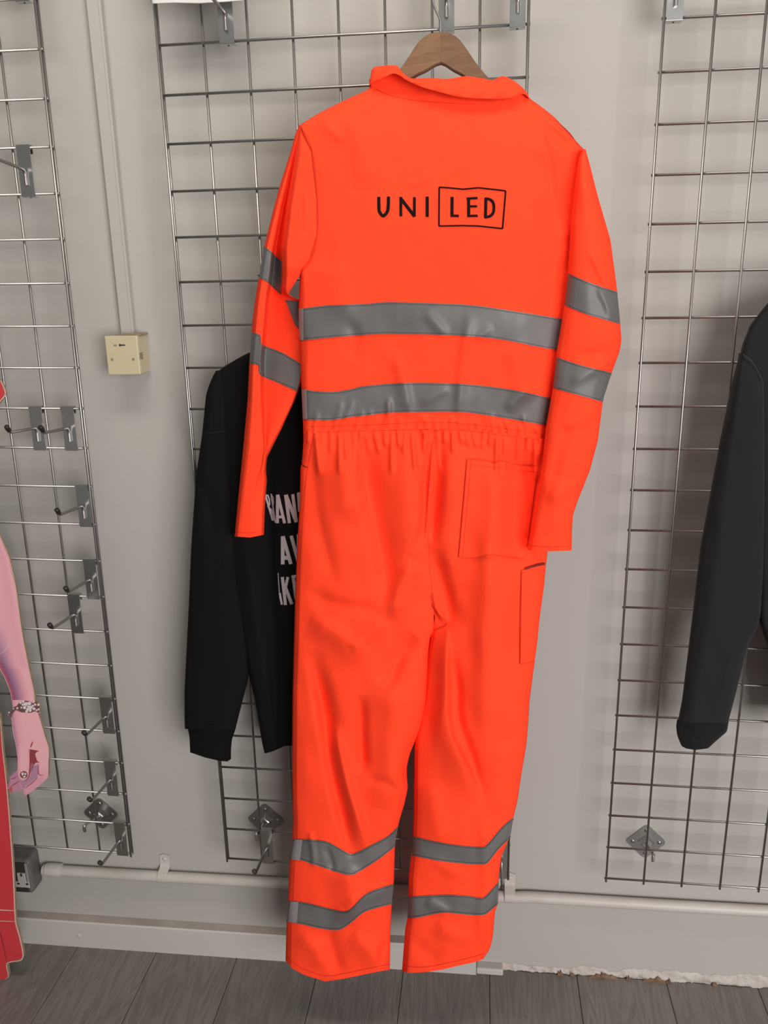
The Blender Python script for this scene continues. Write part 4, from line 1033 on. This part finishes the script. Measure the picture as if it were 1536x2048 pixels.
XZ = [p for i, p in enumerate(XZ) if i == 0 or (abs(p[0] - XZ[i - 1][0]) + abs(p[1] - XZ[i - 1][1])) > 1e-5]
kput(prism('board', XZ, YP, YP + TH, M['board'], cut))
def flat(name, pts, m, off, par=None, sm=False):
    P = smooth_path(pts + [pts[0]], 4)[:-1] if sm else pts
    bm = bmesh.new(); bm.faces.new([bm.verts.new(at(u, v, YP - off)) for u, v in P])
    bm.normal_update(); bmesh.ops.triangulate(bm, faces=bm.faces[:], ngon_method='EAR_CLIP')
    o = bm_obj(name, bm, m, par or cut)
    return kput(o) if par is None else o
def line(name, strokes, m, off, par):
    ver = []; fac = []
    for pts, w in strokes:
        P = smooth_path(pts, 5) if len(pts) > 2 else np.array(pts, float)
        T = np.gradient(P, axis=0); T /= np.maximum(np.hypot(T[:, 0], T[:, 1]), 1e-6)[:, None]; N = np.stack([-T[:, 1], T[:, 0]], 1)
        tw = np.sin(np.pi * np.linspace(.12, .88, len(P)))[:, None]
        A = P + N * w / 2 * tw; B = P - N * w / 2 * tw; o = len(ver)
        for a, b in zip(A, B): ver += [at(a[0], a[1], YP - off), at(b[0], b[1], YP - off)]
        fac += [(o + 2 * i, o + 2 * i + 1, o + 2 * i + 3, o + 2 * i + 2) for i in range(len(P) - 1)]
    return mesh_obj(name, ver, fac, m, par, smooth=False)

# printed skin: the picture's own tones are carried as a colour attribute
def skin_mat():
    m = mat('printed_skin', (.6, .28, .32), .42, spec=.4); nt = m.node_tree; a = nt.nodes.new('ShaderNodeAttribute'); a.attribute_name = 'print'
    nt.links.new(a.outputs['Color'], nt.nodes['Principled BSDF'].inputs['Base Color']); return m
SK = skin_mat()
def ramp(s, stops):
    x = [a for a, _ in stops]; return tuple(float(np.interp(s, x, [c[k] for _, c in stops])) for k in range(3))
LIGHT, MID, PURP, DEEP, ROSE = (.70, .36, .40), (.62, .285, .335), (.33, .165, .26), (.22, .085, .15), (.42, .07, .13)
ro, ri_ = resample(arm_out, 60), resample(arm_in, 60); nx_ = 16
# rows at equal height between both outlines
ver = []; colr = []; fac = []
vv = np.linspace(1020, 1404, 60)
for i, v in enumerate(vv):
    ur = np.interp(v, [p[1] for p in arm_out], [p[0] for p in arm_out]) - .8
    ul = -60 if v < 1255 else np.interp(v, [p[1] for p in arm_in], [p[0] for p in arm_in]) + .5
    for k in range(nx_):
        t = k / (nx_ - 1); ver.append(at(ul + (ur - ul) * t, v, YP - .0004))
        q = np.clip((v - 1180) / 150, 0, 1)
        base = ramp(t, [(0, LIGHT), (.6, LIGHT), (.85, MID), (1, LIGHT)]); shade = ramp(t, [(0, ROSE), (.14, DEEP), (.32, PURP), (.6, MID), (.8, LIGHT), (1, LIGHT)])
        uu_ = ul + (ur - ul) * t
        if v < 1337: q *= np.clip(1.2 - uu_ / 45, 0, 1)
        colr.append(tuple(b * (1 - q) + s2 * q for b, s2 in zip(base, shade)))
    if i:
        for k in range(nx_ - 1):
            a = (i - 1) * nx_ + k; fac.append((a, a + nx_, a + nx_ + 1, a + 1))
def colour(o, cols):
    at_ = o.data.color_attributes.new('print', 'FLOAT_COLOR', 'POINT')
    for d, c_ in zip(at_.data, cols): d.color = (*c_, 1)
    return o
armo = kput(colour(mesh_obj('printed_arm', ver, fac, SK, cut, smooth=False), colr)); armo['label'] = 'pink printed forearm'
# hand as a filled outline with tones by position
def toned(name, pts, off, fn, par=None):
    bm = bmesh.new(); f = bm.faces.new([bm.verts.new((u, 0, v)) for u, v in pts])
    bm.normal_update(); bmesh.ops.triangulate(bm, faces=[f], ngon_method='EAR_CLIP')
    for _ in range(3): bmesh.ops.subdivide_edges(bm, edges=[e for e in bm.edges if e.calc_length() > 6], cuts=1, use_grid_fill=False); bm.normal_update(); bmesh.ops.triangulate(bm, faces=bm.faces[:])
    cols = [];
    for v in bm.verts:
        cols.append(fn(v.co.x, v.co.z)); v.co = Vector(at(v.co.x, v.co.z, YP - off))
    o = bm_obj(name, bm, SK, par or cut); colour(o, cols)
    return kput(o) if par is None else o
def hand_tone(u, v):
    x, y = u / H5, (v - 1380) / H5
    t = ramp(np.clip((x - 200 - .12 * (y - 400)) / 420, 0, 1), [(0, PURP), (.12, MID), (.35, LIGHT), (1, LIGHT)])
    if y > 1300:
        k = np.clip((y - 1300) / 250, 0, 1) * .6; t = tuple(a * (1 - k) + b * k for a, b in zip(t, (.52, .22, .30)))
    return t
hand_poly = [(69.5, 1400)] + hand_r + hand_l + [(25, 1400)]
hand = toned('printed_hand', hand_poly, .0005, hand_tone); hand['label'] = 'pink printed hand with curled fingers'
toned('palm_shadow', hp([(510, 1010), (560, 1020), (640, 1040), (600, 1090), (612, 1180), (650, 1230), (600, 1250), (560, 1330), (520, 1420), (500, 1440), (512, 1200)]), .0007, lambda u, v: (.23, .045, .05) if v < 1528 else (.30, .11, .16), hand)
toned('inner_fingers', hp([(560, 1310), (650, 1260), (665, 1400), (640, 1490), (540, 1560), (430, 1640), (400, 1690), (350, 1560), (470, 1520), (520, 1430)]), .0007, lambda u, v: (.36, .19, .27), hand)
toned('thumb', hp([(310, 960), (400, 940), (505, 1000), (510, 1100), (512, 1250), (500, 1420), (470, 1500), (430, 1535), (390, 1540), (340, 1510), (310, 1460), (300, 1350), (302, 1150)]), .0009,
      lambda u, v: ramp(np.clip((u / H5 - 300) / 210, 0, 1), [(0, MID), (.3, LIGHT), (.8, LIGHT), (1, MID)]), hand)
line('finger_creases', [(hp([(560, 880), (540, 930), (520, 980)]), 2.2), (hp([(500, 1010), (512, 1200), (500, 1420), (470, 1505), (420, 1545)]), 1.6), (hp([(590, 1030), (640, 1045), (660, 1040)]), 1.6), (hp([(600, 1120), (625, 1210), (670, 1240)]), 2.0),
                        (hp([(330, 1550), (260, 1600), (190, 1640)]), 1.3), (hp([(660, 1270), (655, 1390), (680, 1450), (740, 1455)]), 1.2), (hp([(640, 1500), (540, 1590), (430, 1670)]), 1.2), (hp([(180, 1520), (230, 1510), (280, 1480)]), 1.0)], M['red_dark'], .0012, hand)
flat('thumb_nail', hp([(350, 1410), (400, 1385), (450, 1400), (470, 1450), (450, 1495), (400, 1508), (360, 1490), (340, 1450)]), M['silver_dark'], .0013, hand, True)
for q in ([(360, 1420), (395, 1400), (410, 1440), (380, 1470)], [(415, 1410), (450, 1420), (450, 1450), (420, 1450)], [(390, 1475), (430, 1460), (440, 1485), (405, 1500)]):
    flat('nail_glitter', hp(q), M['silver_print'], .0016, hand)
for q in ([(145, 1690), (180, 1655), (215, 1670), (205, 1735), (175, 1750), (150, 1725)], [(118, 1640), (150, 1600), (170, 1600), (140, 1665)]):
    flat('finger_nail', hp(q), M['nail'], .0013, hand)
# bracelet print: a chain of pale blossoms over a dark band
br_ = flat('printed_bracelet', hp([(135, 400), (160, 370), (205, 350), (210, 310), (290, 270), (330, 210), (400, 180), (500, 190), (570, 230), (620, 205), (680, 270), (685, 350), (660, 395), (600, 360), (520, 390), (440, 385), (360, 380), (270, 340), (215, 400), (190, 480), (150, 440)]), M['silver_dark'], .0013)
br_['label'] = 'silver blossom bracelet'
for (cx, cy, r) in ((350, 215, 22), (395, 195, 24), (440, 240, 34), (500, 230, 34), (420, 300, 28), (470, 330, 24), (520, 300, 34), (515, 350, 26), (455, 365, 24), (580, 320, 26), (600, 250, 20), (655, 250, 22), (660, 330, 18), (365, 300, 16), (295, 310, 18), (230, 320, 12), (155, 385, 14), (560, 270, 20), (390, 250, 22), (480, 285, 20), (625, 345, 16)):
    flat('blossom', hp([(cx + r * (1 + .18 * math.cos(5 * a)) * math.cos(a), cy + r * (1 + .18 * math.cos(5 * a)) * math.sin(a)) for a in np.linspace(0, 6.283, 15)[:-1]]), M['silver_print'], .0016 + .0001 * random.random(), br_)
dr = kput(flat('printed_dress', [(-158, 1310)] + [(u - 2.2, v) for u, v in dress[:-6]] + [(42, 1917), (37, 1919), (12, 1925), (15, 1950), (14, 1955), (9, 1958), (0, 1960), (-158, 1969)], M['red_print'], .0005))
dr['label'] = 'red printed dress'
flat('printed_sleeve', [(-120, 735)] + [(u - 2, v) for u, v in puff] + [(-120, 840)], M['red_print'], .0005)
line('fold_crease', [([(-60, 1817), (0, 1820), (30, 1821.5)], 2.2), ([(-60, 1838), (0, 1842), (33, 1843)], 1.4)], M['card_edge'], .0010, dr)
line('dress_fold', [([(-10, 1830), (4, 1880), (14, 1926)], 2.4)], M['red_dark'], .0009, dr)
line('arm_scratch', [([(-4, 1312), (10, 1300), (22, 1282), (27, 1274)], 1.2)], M['silver_print'], .0010, armo)
# pale torn paper lip along the cut edges
def lip(pts, w=1.6): return kput(line('paper_edge', [(pts, w)], M['card_edge'], .0008, cut))
lip([(u - 1, v) for u, v in dress[1:-2]], 2.6); lip(arm_out, 1.8); lip(hand_r[3:8], 1.6); lip(puff[1:], 2.2); lip(hand_l[9:16], 1.2); lip(arm_in, 1.2)
